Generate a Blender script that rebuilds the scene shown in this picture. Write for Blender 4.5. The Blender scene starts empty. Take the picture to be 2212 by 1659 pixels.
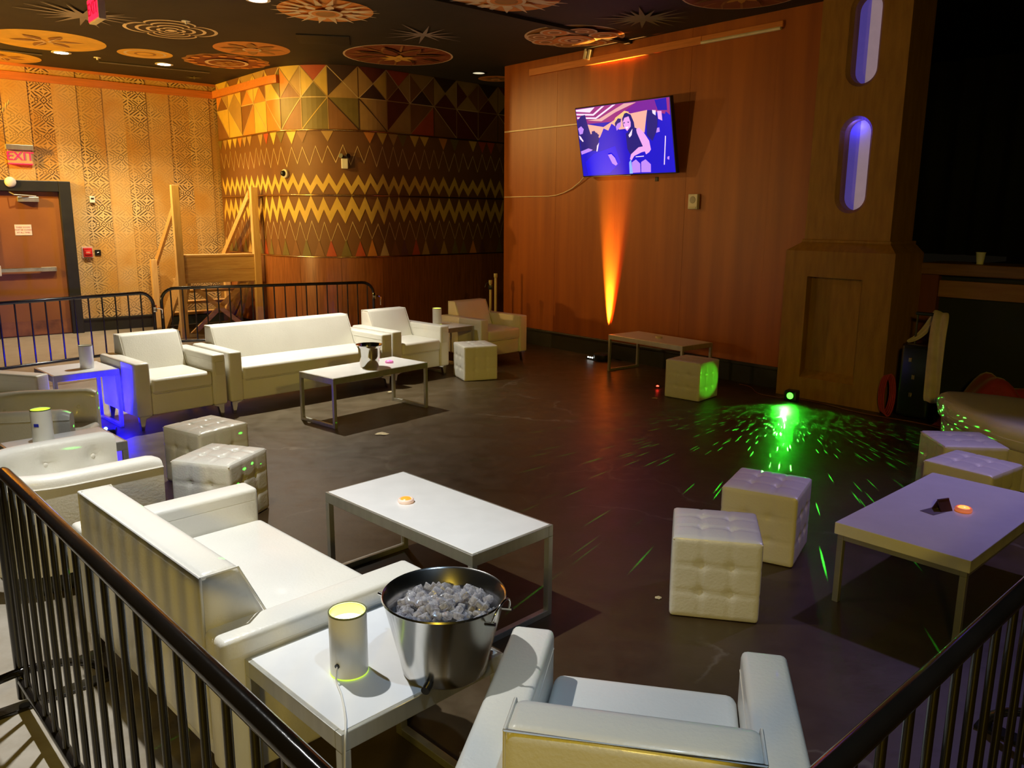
import bpy, bmesh, math, random
from mathutils import Vector, Matrix
random.seed(11)
S = bpy.context.scene
COL = S.collection
PI = math.pi
def rad(a): return math.radians(a)

# ------------------------------------------------------------------ camera, world, exposure, main lamps
cam_d = bpy.data.cameras.new('camera'); cam = bpy.data.objects.new('camera', cam_d); COL.objects.link(cam)
cam_d.sensor_width = 36.0; cam_d.lens = 1756.29 / 2212 * 36.0; cam_d.clip_start = 0.05; cam_d.clip_end = 100
_p, _r = rad(11.6763), rad(0.4281)
_fw = Vector((0, math.cos(_p), -math.sin(_p))); _rt = Vector((1, 0, 0)); _up = _rt.cross(_fw)
_rt2 = _rt * math.cos(_r) + _up * math.sin(_r); _up2 = _rt2.cross(_fw)
cam.matrix_world = Matrix(((_rt2.x, _up2.x, -_fw.x, 0), (_rt2.y, _up2.y, -_fw.y, 0), (_rt2.z, _up2.z, -_fw.z, 1.76), (0, 0, 0, 1)))
S.camera = cam
w = bpy.data.worlds.new('world'); S.world = w; w.use_nodes = True
w.node_tree.nodes['Background'].inputs[0].default_value = (0.8, 0.62, 0.35, 1)
w.node_tree.nodes['Background'].inputs[1].default_value = 0.004
S.view_settings.view_transform = 'Standard'; S.view_settings.look = 'None'
S.view_settings.exposure = 0.0; S.view_settings.gamma = 1.0
S.view_settings.use_curve_mapping = False
S.cycles.max_bounces = 7; S.cycles.diffuse_bounces = 3; S.cycles.glossy_bounces = 3; S.cycles.transmission_bounces = 6; S.cycles.transparent_max_bounces = 14
S.cycles.sample_clamp_indirect = 4.0; S.cycles.caustics_reflective = False; S.cycles.caustics_refractive = False

def spot(name, loc, aim, energy, color, size=80, blend=0.6, radius=0.05):
    l = bpy.data.lights.new(name, 'SPOT'); l.energy = energy; l.color = color
    l.spot_size = rad(size); l.spot_blend = blend; l.shadow_soft_size = radius
    o = bpy.data.objects.new(name, l); COL.objects.link(o); o.location = loc
    d = Vector(aim) - Vector(loc); o.rotation_euler = d.to_track_quat('-Z', 'Y').to_euler()
    return o
WARM = (1.0, 0.86, 0.62); COOL = (0.93, 0.95, 1.0); AMBER = (1.0, 0.46, 0.03); OLIVE = (1.0, 0.69, 0.07); VIOLET = (0.48, 0.38, 1.0)
CEIL = 3.766
# recessed downlights (ceiling cans, see the fittings further down), then two added fills
spot('downlight_sofa', (-2.45, 8.33, 3.72), (-2.35, 7.6, 0), 900, (1.0, 0.95, 0.80), 90, 1.0, 0.03)
spot('downlight_front', (-1.6, 3.25, 3.72), (-1.30, 3.05, 0), 580, (0.98, 0.98, 0.95), 82, 1.0, 0.03)
spot('downlight_wall_a', (-5.79, 11.02, 3.72), (-5.9, 11.25, 0), 300, (1.0, 0.80, 0.50), 104, 0.8, 0.03)
spot('downlight_wall_b', (-4.80, 11.79, 3.72), (-4.9, 11.95, 0), 260, (1.0, 0.80, 0.50), 104, 0.8, 0.03)
spot('tv_wall_fill', (-4.80, 11.79, 3.70), (0.3, 10.8, 2.0), 380, (1.0, 0.58, 0.16), 42, 1.0, 0.03)  # second spot added in the wall_b can, aimed at the television wall
spot('camera_fill', (0.5, 0.9, 3.72), (0.40, 2.1, 0), 120, (0.52, 0.74, 1.0), 54, 1.0, 0.03)  # unseen bluish fill added above the near armchair
# coloured stage lamps hung out of view, plus an added far fill
spot('amber_wash', (-8.6, 8.6, 3.3), (-6.9, 12.4, 3.3), 1500, (1.0, 0.53, 0.035), 84, 0.9, 0.08)
spot('amber_uplight', (-6.8, 7.0, 1.4), (-3.6, 9.9, 3.76), 760, (1.0, 0.58, 0.15), 105, 1.0, 0.10)
spot('amber_wash_mural', (-5.4, 9.2, 3.5), (-3.4, 12.1, 2.3), 640, (1.0, 0.64, 0.13), 62, 1.0, 0.08)
spot('olive_wash', (-1.0, -4.2, 3.6), (1.0, 4.2, 0.3), 720, OLIVE, 70, 1.0, 0.35)
spot('olive_fill_far', (2.6, 0.8, 3.5), (-1.6, 8.4, 0.3), 210, (1.0, 0.66, 0.10), 50, 1.0, 0.12)  # second yellow fill added to reach the far sofas
spot('violet_stage', (3.4, 5.0, 3.6), (2.3, 4.1, 0.3), 200, VIOLET, 58, 1.0, 0.06)

# ------------------------------------------------------------------ materials
MATS = {}
def mat(name, c, rough=0.5, metal=0.0, var=0.12, scale=6.0, bump=0.0, bscale=60.0, coat=0.0, trans=0.0, ior=1.45, emis=None, es=0.0, stretch=None, c2=None, sheen=0.0):
    if name in MATS: return MATS[name]
    m = bpy.data.materials.new(name); m.use_nodes = True; nt = m.node_tree; N = nt.nodes; L = nt.links
    b = N['Principled BSDF']
    tc = N.new('ShaderNodeTexCoord'); mp = N.new('ShaderNodeMapping'); L.new(tc.outputs['Object'], mp.inputs[0])
    if stretch: mp.inputs['Scale'].default_value = stretch
    nz = N.new('ShaderNodeTexNoise'); nz.inputs['Scale'].default_value = scale; nz.inputs['Detail'].default_value = 5
    L.new(mp.outputs[0], nz.inputs['Vector'])
    r = N.new('ShaderNodeValToRGB')
    if c2 is None:
        c2 = tuple(min(1, x * (1 + var)) for x in c); c1 = tuple(x * (1 - var) for x in c)
    else: c1 = c
    r.color_ramp.elements[0].position = 0.3; r.color_ramp.elements[1].position = 0.7
    r.color_ramp.elements[0].color = (*c1, 1); r.color_ramp.elements[1].color = (*c2, 1)
    L.new(nz.outputs[0], r.inputs[0]); L.new(r.outputs[0], b.inputs['Base Color'])
    b.inputs['Roughness'].default_value = rough; b.inputs['Metallic'].default_value = metal
    if coat: b.inputs['Coat Weight'].default_value = coat; b.inputs['Coat Roughness'].default_value = 0.08
    if trans: b.inputs['Transmission Weight'].default_value = trans; b.inputs['IOR'].default_value = ior
    if sheen: b.inputs['Sheen Weight'].default_value = sheen
    if emis: b.inputs['Emission Color'].default_value = (*emis, 1); b.inputs['Emission Strength'].default_value = es; m.cycles.emission_sampling = 'NONE'
    if bump:
        n2 = N.new('ShaderNodeTexNoise'); n2.inputs['Scale'].default_value = bscale; n2.inputs['Detail'].default_value = 3
        L.new(mp.outputs[0], n2.inputs['Vector'])
        bp = N.new('ShaderNodeBump'); bp.inputs['Strength'].default_value = bump; bp.inputs['Distance'].default_value = 0.01
        L.new(n2.outputs[0], bp.inputs['Height']); L.new(bp.outputs[0], b.inputs['Normal'])
    MATS[name] = m; return m

LEATHER = mat('white_leather', (0.80, 0.785, 0.72), 0.36, var=0.04, scale=3, bump=0.12, bscale=90, coat=0.15)
PIPING = mat('leather_piping', (0.80, 0.78, 0.71), 0.5, var=0.03)
BRUSHED = mat('brushed_steel', (0.56, 0.56, 0.50), 0.34, metal=0.75, var=0.08, scale=30, stretch=(1, 1, 0.1))
CHROME = mat('polished_steel', (0.80, 0.79, 0.76), 0.10, metal=1.0, var=0.03, scale=12, stretch=(1, 1, 0.05))
STEEL = mat('bucket_steel', (0.66, 0.64, 0.60), 0.20, metal=1.0, var=0.08, scale=30, stretch=(1, 1, 0.03))
LAMINATE = mat('white_laminate', (0.80, 0.81, 0.82), 0.22, var=0.03, scale=9)
BLACKPAINT = mat('black_gloss_paint', (0.012, 0.010, 0.009), 0.16, var=0.2, coat=0.4, bump=0.05, bscale=40)
BLACKTRIM = mat('black_trim_paint', (0.018, 0.019, 0.014), 0.45, var=0.2)
BLACKPLASTIC = mat('black_plastic', (0.012, 0.012, 0.013), 0.35, var=0.2)
WHITEPLASTIC = mat('white_plastic', (0.75, 0.73, 0.66), 0.4, var=0.04)
LUMBER = mat('pine_lumber', (0.60, 0.36, 0.13), 0.6, scale=9, stretch=(4, 4, 0.5), c2=(0.72, 0.50, 0.22), bump=0.1, bscale=30)
LUMBERX = mat('pine_board', (0.55, 0.31, 0.11), 0.6, scale=7, stretch=(0.6, 4, 5), c2=(0.70, 0.46, 0.19), bump=0.1, bscale=30)
ORANGETRIM = mat('orange_stained_trim', (0.52, 0.17, 0.03), 0.45, scale=8, stretch=(0.4, 6, 6), c2=(0.66, 0.22, 0.045))
BRASS = mat('brass_rail', (0.72, 0.47, 0.20), 0.22, metal=1.0, var=0.08)
GLASSLAMP = mat('lamp_glass', (0.80, 0.80, 0.74), 0.3, var=0.04, coat=0.3)
WAX = mat('lamp_light_disc', (0.9, 0.9, 0.7), 0.4, emis=(1.0, 0.97, 0.55), es=9.0)
WAXDIM = mat('lamp_light_disc_dim', (0.9, 0.9, 0.5), 0.4, emis=(0.85, 1.0, 0.25), es=1.1)
LIME = mat('lime_glass_edge', (0.50, 0.70, 0.06), 0.25, emis=(0.62, 0.9, 0.08), es=0.75)
FACADE = None

# ------------------------------------------------------------------ mesh helpers
class B:
    def __init__(s): s.bm = bmesh.new()
    def _xf(s, vs, M):
        for v in vs: v.co = M @ v.co
    def box(s, x0, x1, y0, y1, z0, z1, bev=0.0, seg=2, M=None):
        t = bmesh.new(); bmesh.ops.create_cube(t, size=1.0)
        for v in t.verts: v.co = Vector(((x0 + x1) / 2 + v.co.x * (x1 - x0), (y0 + y1) / 2 + v.co.y * (y1 - y0), (z0 + z1) / 2 + v.co.z * (z1 - z0)))
        if bev: bmesh.ops.bevel(t, geom=t.edges[:], offset=bev, segments=seg, profile=0.5, affect='EDGES', clamp_overlap=True)
        s.merge(t, M); return s
    def merge(s, t, M=None):
        mp = {}
        for v in t.verts: mp[v] = s.bm.verts.new(M @ v.co if M else v.co)
        for f in t.faces:
            try:
                nf = s.bm.faces.new([mp[v] for v in f.verts]); nf.material_index = f.material_index
            except ValueError: pass
        t.free()
    def prism(s, pts, axis, a, b, bev=0.0, seg=2, M=None):
        # polygon in the two other axes, extruded along axis from a to b
        t = bmesh.new()
        def P(u, v, c): return (c, u, v) if axis == 'x' else ((u, c, v) if axis == 'y' else (u, v, c))
        lo = [t.verts.new(P(u, v, a)) for u, v in pts]; hi = [t.verts.new(P(u, v, b)) for u, v in pts]
        n = len(pts); t.faces.new(lo[::-1]); t.faces.new(hi)
        for i in range(n): t.faces.new((lo[i], lo[(i + 1) % n], hi[(i + 1) % n], hi[i]))
        bmesh.ops.recalc_face_normals(t, faces=t.faces[:])
        if bev: bmesh.ops.bevel(t, geom=t.edges[:], offset=bev, segments=seg, profile=0.5, affect='EDGES', clamp_overlap=True)
        s.merge(t, M); return s
    def tube(s, pts, r, n=10, closed=False, r1=None):
        pts = [Vector(p) for p in pts]; m = len(pts); rings = []
        up = None
        for i, p in enumerate(pts):
            a = pts[i - 1] if (i > 0 or closed) else p; b = pts[(i + 1) % m] if (i < m - 1 or closed) else p
            d = (b - a).normalized()
            if up is None:
                up = Vector((0, 0, 1)) if abs(d.z) < 0.9 else Vector((1, 0, 0))
            x = d.cross(up)
            if x.length < 1e-5: x = d.cross(Vector((0, 1, 0)))
            x.normalize(); y = x.cross(d).normalized(); up = y
            rr = r if r1 is None else r + (r1 - r) * i / (m - 1)
            rings.append([s.bm.verts.new(p + x * math.cos(2 * PI * k / n) * rr + y * math.sin(2 * PI * k / n) * rr) for k in range(n)])
        for i in range(m if closed else m - 1):
            A, C_ = rings[i], rings[(i + 1) % m]
            for k in range(n): s.bm.faces.new((A[k], A[(k + 1) % n], C_[(k + 1) % n], C_[k]))
        if not closed:
            s.bm.faces.new(rings[0][::-1]); s.bm.faces.new(rings[-1])
        return s
    def lathe(s, prof, n=32, c=(0, 0, 0), closed=False):
        rings = []
        for r, z in prof:
            if r < 1e-6: rings.append([s.bm.verts.new((c[0], c[1], c[2] + z))])
            else: rings.append([s.bm.verts.new((c[0] + r * math.cos(2 * PI * k / n), c[1] + r * math.sin(2 * PI * k / n), c[2] + z)) for k in range(n)])
        R = rings + ([rings[0]] if closed else [])
        for A, C_ in zip(R[:-1], R[1:]):
            for k in range(n):
                if len(A) == 1 and len(C_) == 1: continue
                if len(A) == 1: s.bm.faces.new((A[0], C_[k], C_[(k + 1) % n]))
                elif len(C_) == 1: s.bm.faces.new((A[k], A[(k + 1) % n], C_[0]))
                else: s.bm.faces.new((A[k], A[(k + 1) % n], C_[(k + 1) % n], C_[k]))
        return s
    def poly(s, pts, mi=0):
        f = s.bm.faces.new([s.bm.verts.new(p) for p in pts]); f.material_index = mi; return f
    def mesh(s, name, mats, smooth=False, angle=None):
        bmesh.ops.recalc_face_normals(s.bm, faces=s.bm.faces[:]) if smooth is not None else None
        me = bpy.data.meshes.new(name); s.bm.to_mesh(me); s.bm.free()
        for m in (mats if isinstance(mats, (list, tuple)) else [mats]): me.materials.append(m)
        if smooth: me.shade_smooth() if hasattr(me, 'shade_smooth') else None
        if smooth and angle:
            try: me.set_sharp_from_angle(angle=rad(angle))
            except Exception: pass
        return me
    def obj(s, name, mats, parent=None, smooth=False, angle=40, loc=None, rz=None):
        o = bpy.data.objects.new(name, s.mesh(name, mats, smooth, angle)); COL.objects.link(o)
        if parent: o.parent = parent
        if loc is not None: o.location = loc
        if rz is not None: o.rotation_euler = (0, 0, rz)
        return o

def tag(o, label=None, cat=None, group=None, kind=None):
    if label: o['label'] = label
    if cat: o['category'] = cat
    if group: o['group'] = group
    if kind: o['kind'] = kind
    return o
def thing(name, label, cat, loc=(0, 0, 0), yaw=0, group=None):
    o = bpy.data.objects.new(name, None); COL.objects.link(o); o.location = loc; o.rotation_euler = (0, 0, rad(yaw)); o.empty_display_size = 0.1
    return tag(o, label, cat, group)
def dup(root, loc, yaw, label, group=None):
    r = root.copy(); COL.objects.link(r); r.location = loc; r.rotation_euler = (0, 0, rad(yaw)); r['label'] = label
    if group: r['group'] = group
    for ch in list(root.children):
        c = ch.copy(); COL.objects.link(c); c.parent = r
        for g in ch.children:
            d = g.copy(); COL.objects.link(d); d.parent = c
    return r
def text_mesh(name, body, size, material, parent, loc, rot, extrude=0.001, align='CENTER', spacing=1.0):
    cu = bpy.data.curves.new('tmp_text', 'FONT'); cu.body = body; cu.size = size; cu.extrude = extrude; cu.align_x = align; cu.align_y = 'CENTER'; cu.space_line = spacing
    cu.resolution_u = 3
    t = bpy.data.objects.new('tmp_text', cu); COL.objects.link(t)
    bpy.context.view_layer.update()
    dg = bpy.context.evaluated_depsgraph_get()
    me = bpy.data.meshes.new_from_object(t.evaluated_get(dg)); me.name = name
    bpy.data.objects.remove(t); bpy.data.curves.remove(cu)
    me.materials.clear(); me.materials.append(material)
    o = bpy.data.objects.new(name, me); COL.objects.link(o); o.parent = parent; o.location = loc; o.rotation_euler = rot
    return o

# room frames: FL runs along the patterned left wall, FT along the wall with the television
LA, LD = 40.315, 13.465
TA, TD = -49.261, 7.594
def PL(s, o, z=0): a = rad(LA); return (math.cos(a) * s - math.sin(a) * o, math.sin(a) * s + math.cos(a) * o, z)
def PT(s, o, z=0): a = rad(TA); return (math.cos(a) * s - math.sin(a) * o, math.sin(a) * s + math.cos(a) * o, z)
def AB(a, b, z=0): return (0.70711 * (a + b), 0.70711 * (a - b), z)
def struct(o): o['kind'] = 'structure'; return o

# ------------------------------------------------------------------ floor
def floor_material():
    m = bpy.data.materials.new('stained_concrete'); m.use_nodes = True; nt = m.node_tree; N = nt.nodes; L = nt.links; b = N['Principled BSDF']
    tc = N.new('ShaderNodeTexCoord'); sep = N.new('ShaderNodeSeparateXYZ'); L.new(tc.outputs['Object'], sep.inputs[0])
    def math_(op, a, c, clamp=False):
        n = N.new('ShaderNodeMath'); n.operation = op; n.use_clamp = clamp
        for i, v in enumerate((a, c)):
            if v is None: continue
            if isinstance(v, (int, float)): n.inputs[i].default_value = v
            else: L.new(v, n.inputs[i])
        return n.outputs[0]
    def noise(scale, detail=4, rough=0.55):
        n = N.new('ShaderNodeTexNoise'); n.inputs['Scale'].default_value = scale; n.inputs['Detail'].default_value = detail; n.inputs['Roughness'].default_value = rough
        L.new(tc.outputs['Object'], n.inputs['Vector']); return n.outputs[0]
    n1 = noise(1.1, 6, 0.6); n2 = noise(6, 8, 0.65); n3 = noise(38, 3)
    a = math_('MULTIPLY', math_('ADD', sep.outputs[0], sep.outputs[1]), 0.7071)
    bb = math_('MULTIPLY', math_('SUBTRACT', sep.outputs[0], sep.outputs[1]), 0.7071)
    wob = math_('MULTIPLY', math_('SUBTRACT', n1, 0.5), 0.9)
    aw = math_('ADD', a, wob); bw = math_('ADD', bb, wob)
    ma = math_('MULTIPLY', math_('SUBTRACT', 1.05, aw), 3.5, True)
    mb = math_('MULTIPLY', math_('SUBTRACT', -7.25, bw), 2.5, True)
    ml = math_('MULTIPLY', math_('SUBTRACT', 5.0, a), 1.2, True)
    outside = math_('MAXIMUM', ma, math_('MULTIPLY', mb, ml))
    paler = math_('MAXIMUM', math_('MULTIPLY', math_('SUBTRACT', 2.3, aw), 0.75, True), math_('MULTIPLY', math_('MULTIPLY', math_('SUBTRACT', -5.2, bw), 0.8, True), math_('MULTIPLY', math_('SUBTRACT', 6.2, a), 0.7, True)))  # mid floor tone, stronger towards the sofa and loveseat rows
    r0 = N.new('ShaderNodeValToRGB'); r0.color_ramp.elements[0].position = 0.34; r0.color_ramp.elements[1].position = 0.68
    r0.color_ramp.elements[0].color = (0.030, 0.0155, 0.0045, 1); r0.color_ramp.elements[1].color = (0.064, 0.036, 0.012, 1)
    rw = N.new('ShaderNodeValToRGB'); rw.color_ramp.elements[0].position = 0.34; rw.color_ramp.elements[1].position = 0.68
    rw.color_ramp.elements[0].color = (0.058, 0.040, 0.018, 1); rw.color_ramp.elements[1].color = (0.165, 0.126, 0.072, 1)
    mixn = math_('ADD', math_('MULTIPLY', n1, 0.6), math_('MULTIPLY', n2, 0.4))
    L.new(mixn, r0.inputs[0]); L.new(mixn, rw.inputs[0])
    mx0 = N.new('ShaderNodeMix'); mx0.data_type = 'RGBA'; L.new(paler, mx0.inputs['Factor']); L.new(r0.outputs[0], mx0.inputs['A']); L.new(rw.outputs[0], mx0.inputs['B'])
    r2 = N.new('ShaderNodeValToRGB'); r2.color_ramp.elements[0].position = 0.3; r2.color_ramp.elements[1].position = 0.7
    r2.color_ramp.elements[0].color = (0.33, 0.29, 0.23, 1); r2.color_ramp.elements[1].color = (0.46, 0.42, 0.36, 1)
    L.new(n2, r2.inputs[0])
    mx = N.new('ShaderNodeMix'); mx.data_type = 'RGBA'; L.new(outside, mx.inputs['Factor']); L.new(mx0.outputs['Result'], mx.inputs['A']); L.new(r2.outputs[0], mx.inputs['B'])
    # pale scuffs and hairline cracks
    vo = N.new('ShaderNodeTexVoronoi'); vo.feature = 'DISTANCE_TO_EDGE'; vo.inputs['Scale'].default_value = 0.55
    wv = N.new('ShaderNodeVectorMath'); wv.operation = 'ADD'; nv = N.new('ShaderNodeTexNoise'); nv.inputs['Scale'].default_value = 1.6; nv.inputs['Detail'].default_value = 6
    L.new(tc.outputs['Object'], nv.inputs['Vector']); L.new(tc.outputs['Object'], wv.inputs[0]); L.new(nv.outputs['Color'], wv.inputs[1]); L.new(wv.outputs[0], vo.inputs['Vector'])
    crack = math_('MULTIPLY', math_('SUBTRACT', 1.0, math_('MULTIPLY', vo.outputs['Distance'], 90), True), math_('MULTIPLY', math_('SUBTRACT', n1, 0.42), 3.0, True))
    mx2 = N.new('ShaderNodeMix'); mx2.data_type = 'RGBA'; L.new(math_('MULTIPLY', crack, 0.45), mx2.inputs['Factor']); L.new(mx.outputs['Result'], mx2.inputs['A']); mx2.inputs['B'].default_value = (0.32, 0.28, 0.22, 1)
    L.new(mx2.outputs['Result'], b.inputs['Base Color'])
    L.new(math_('ADD', 0.26, math_('MULTIPLY', n2, 0.32)), b.inputs['Roughness'])
    bp = N.new('ShaderNodeBump'); bp.inputs['Strength'].default_value = 0.12; bp.inputs['Distance'].default_value = 0.01; L.new(math_('ADD', n2, math_('MULTIPLY', n3, 0.3)), bp.inputs['Height']); L.new(bp.outputs[0], b.inputs['Normal'])
    return m
struct(B().box(-14, 14, -5, 20, -0.12, 0).obj('floor', floor_material()))

# ------------------------------------------------------------------ ceiling
CEILM = mat('dark_ceiling_paint', (0.022, 0.016, 0.007), 0.7, var=0.25, scale=2, bump=0.1, bscale=25)
ceiling = struct(B().box(-14, 14, -5, 20, CEIL, CEIL + 0.15).obj('ceiling', CEILM))
B().box(-9.5, 9, 6.62, 6.70, CEIL - 0.035, CEIL, M=Matrix.Rotation(rad(41.5), 4, 'Z')).obj('ceiling_batten', CEILM, ceiling)
struct(B().box(-14, 14, -5.2, -5, 0, CEIL).obj('wall_back', mat('dark_wall_paint', (0.05, 0.03, 0.02), 0.7)))
struct(B().box(12, 12.2, -5, 20, 0, CEIL).obj('wall_right', mat('dark_wall_paint', (0.05, 0.03, 0.02), 0.7)))

# ------------------------------------------------------------------ patterned left wall
def tapa_material():
    m = bpy.data.materials.new('printed_cloth'); m.use_nodes = True; nt = m.node_tree; N = nt.nodes; L = nt.links; b = N['Principled BSDF']
    tc = N.new('ShaderNodeTexCoord'); sep = N.new('ShaderNodeSeparateXYZ'); L.new(tc.outputs['Object'], sep.inputs[0])
    def M_(op, a, c=None, d=None, clamp=False):
        n = N.new('ShaderNodeMath'); n.operation = op; n.use_clamp = clamp
        for i, v in enumerate((a, c, d)):
            if v is None: continue
            if isinstance(v, (int, float)): n.inputs[i].default_value = v
            else: L.new(v, n.inputs[i])
        return n.outputs[0]
    U = M_('DIVIDE', sep.outputs[0], 0.32); V = M_('DIVIDE', sep.outputs[2], 0.245)
    nz = N.new('ShaderNodeTexNoise'); nz.inputs['Scale'].default_value = 5; nz.inputs['Detail'].default_value = 3; L.new(tc.outputs['Object'], nz.inputs['Vector'])
    wob = M_('MULTIPLY', M_('SUBTRACT', nz.outputs[0], 0.5), 0.22)
    U = M_('ADD', U, wob); V = M_('ADD', V, wob)
    u = M_('FRACT', U); v = M_('FRACT', V)
    cu = M_('ABSOLUTE', M_('SUBTRACT', u, 0.5)); cv = M_('ABSOLUTE', M_('SUBTRACT', v, 0.5))
    # hatch: diagonal strokes whose direction flips from cell to cell, cells half a repeat wide
    hu = M_('FLOOR', M_('MULTIPLY', U, 2.0)); hv = M_('FLOOR', M_('MULTIPLY', V, 2.0))
    flip = M_('SUBTRACT', M_('MULTIPLY', M_('MODULO', M_('ABSOLUTE', M_('ADD', hu, hv)), 2.0), 2.0), 1.0)
    st = M_('FRACT', M_('ADD', M_('MULTIPLY', U, M_('MULTIPLY', flip, 5.4)), M_('MULTIPLY', V, 5.4)))
    hatch = M_('LESS_THAN', M_('ABSOLUTE', M_('SUBTRACT', st, 0.5)), 0.22)
    cellu = M_('ABSOLUTE', M_('SUBTRACT', M_('FRACT', M_('MULTIPLY', U, 2.0)), 0.5)); cellv = M_('ABSOLUTE', M_('SUBTRACT', M_('FRACT', M_('MULTIPLY', V, 2.0)), 0.5))
    inset = M_('MULTIPLY', M_('LESS_THAN', cellu, 0.45), M_('LESS_THAN', cellv, 0.44))
    hatch = M_('MULTIPLY', hatch, inset)
    # diamond motif with an eye, once per repeat
    dm = M_('ADD', M_('MULTIPLY', cu, 1.5), cv)
    ring = M_('MULTIPLY', M_('LESS_THAN', dm, 0.23), M_('GREATER_THAN', dm, 0.15)); eye = M_('LESS_THAN', dm, 0.06)
    r2 = M_('ADD', M_('POWER', M_('SUBTRACT', cu, 0.26), 2.0), M_('POWER', M_('SUBTRACT', cv, 0.07), 2.0))
    curl = M_('MULTIPLY', M_('LESS_THAN', r2, 0.0075), M_('GREATER_THAN', r2, 0.0028))
    motif = M_('MAXIMUM', M_('MAXIMUM', ring, eye), curl)
    near = M_('MAXIMUM', M_('LESS_THAN', dm, 0.28), M_('LESS_THAN', r2, 0.012))
    ink = M_('MAXIMUM', M_('MULTIPLY', hatch, M_('SUBTRACT', 1.0, near)), motif)
    n2 = N.new('ShaderNodeTexNoise'); n2.inputs['Scale'].default_value = 1.3; n2.inputs['Detail'].default_value = 5
    oi = N.new('ShaderNodeObjectInfo'); cmb = N.new('ShaderNodeCombineXYZ'); L.new(M_('MULTIPLY', oi.outputs['Random'], 9.0), cmb.inputs[1])
    va = N.new('ShaderNodeVectorMath'); va.operation = 'ADD'; L.new(tc.outputs['Object'], va.inputs[0]); L.new(cmb.outputs[0], va.inputs[1]); L.new(va.outputs[0], n2.inputs['Vector'])
    fade = M_('MULTIPLY', M_('SUBTRACT', M_('ADD', n2.outputs[0], M_('MULTIPLY', M_('SUBTRACT', oi.outputs['Random'], 0.5), 0.30)), 0.33), 4.0, clamp=True)
    ink = M_('MULTIPLY', ink, M_('ADD', 0.12, M_('MULTIPLY', fade, 0.82)))
    r = N.new('ShaderNodeValToRGB'); r.color_ramp.elements[0].color = (0.56, 0.31, 0.07, 1); r.color_ramp.elements[1].color = (0.72, 0.54, 0.25, 1)
    r.color_ramp.elements[0].position = 0.35; r.color_ramp.elements[1].position = 0.65
    L.new(n2.outputs[0], r.inputs[0])
    mx = N.new('ShaderNodeMix'); mx.data_type = 'RGBA'; L.new(ink, mx.inputs['Factor']); L.new(r.outputs[0], mx.inputs['A']); mx.inputs['B'].default_value = (0.06, 0.026, 0.008, 1)
    L.new(mx.outputs['Result'], b.inputs['Base Color']); b.inputs['Roughness'].default_value = 0.55
    return m
TAPA = tapa_material()
wall_left = struct(B().box(-5.0, 5.19, LD, LD + 0.2, 0, CEIL).obj('wall_left', mat('ochre_wall', (0.42, 0.26, 0.11), 0.6), rz=rad(LA)))
s0 = 0.62; k = 0
while s0 < 5.18:
    s1 = min(5.185, s0 + 0.318 + 0.02 * ((k * 7) % 3 - 1))
    B().box(s0 + 0.0015, s1 - 0.0015, LD - 0.006 - 0.005 * ((k * 5) % 3), LD, 0.2, CEIL - 0.001).obj('wallpaper_strip', TAPA, wall_left)
    s0 = s1; k += 1
struct(B().box(2.93, 5.185, LD - 0.03, LD, 0, 0.17).box(2.93, 5.185, LD - 0.045, LD, 0.17, 0.2, 0.006).obj('baseboard_left', BLACKTRIM, rz=rad(LA)))
struct(B().box(-3, 5.15, LD - 0.055, LD, 3.545, 3.65, 0.004).box(-3, 5.18, LD - 0.04, LD, 3.73, CEIL, 0.004).obj('trim_1', ORANGETRIM, rz=rad(LA)))
B().tube([(2.05 + 0.012 * i + 0.0, LD - 0.012, 2.93 + 0.016 * i + 0.03 * math.sin(i * 2.3)) for i in range(22)], 0.004, 5).obj('chalk_scribble', mat('chalk', (0.8, 0.72, 0.5), 0.9), wall_left)

# door with black frame
DOORM = mat('brown_door_paint', (0.30, 0.115, 0.022), 0.42, var=0.12, scale=2)
door = struct(thing('door_1', None, None, (0, 0, 0), LA))
y = LD
B().box(1.85, 2.775, y - 0.05, y - 0.01, 0.01, 2.05, 0.004).obj('door_leaf', DOORM, door)
B().box(2.775, 2.93, y - 0.12, y, 0, 2.2, 0.008).obj('jamb', BLACKTRIM, door)
B().box(1.69, 1.85, y - 0.12, y, 0, 2.2, 0.008).obj('jamb', BLACKTRIM, door)
B().box(1.85, 2.775, y - 0.12, y, 2.05, 2.2, 0.008).obj('door_head', BLACKTRIM, door)
bar = B().box(1.95, 2.64, y - 0.105, y - 0.085, 0.93, 0.985, 0.006).obj('push_bar', CHROME, door)
B().box(2.45, 2.65, y - 0.10, y - 0.05, 0.925, 0.99, 0.005).obj('latch_case', BRUSHED, bar)
B().box(1.86, 1.95, y - 0.12, y - 0.05, 0.88, 1.03, 0.01).obj('latch_case', WHITEPLASTIC, bar)
cl = B().box(2.245, 2.51, y - 0.12, y - 0.05, 1.905, 1.975, 0.006).obj('door_closer', BRUSHED, door)
B().tube([(2.48, y - 0.10, 1.985), (2.20, y - 0.17, 2.0), (2.15, y - 0.08, 2.04)], 0.009, 6).obj('closer_arm', BRUSHED, cl)
B().box(1.86, 2.76, y - 0.052, y - 0.046, 0.02, 0.22).obj('kick_plate', mat('scuffed_brown', (0.26, 0.10, 0.03), 0.4, var=0.4, scale=6), door)
sg = tag(B().box(-0.105, 0.105, -0.004, 0, -0.075, 0.075, 0.003).obj('door_sign', WHITEPLASTIC, None, loc=PL(2.285, y - 0.0505, 1.515), rz=rad(LA)), 'small white notice with red lettering stuck on the brown door', 'sign')
text_mesh('lettering', 'THESE DOORS\nMUST BE CLOSED\nAT ALL TIMES', 0.027, mat('red_print', (0.55, 0.07, 0.04), 0.6), sg, (0, -0.0045, 0), (PI / 2, 0, 0), 0.0005, spacing=1.35)

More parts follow.
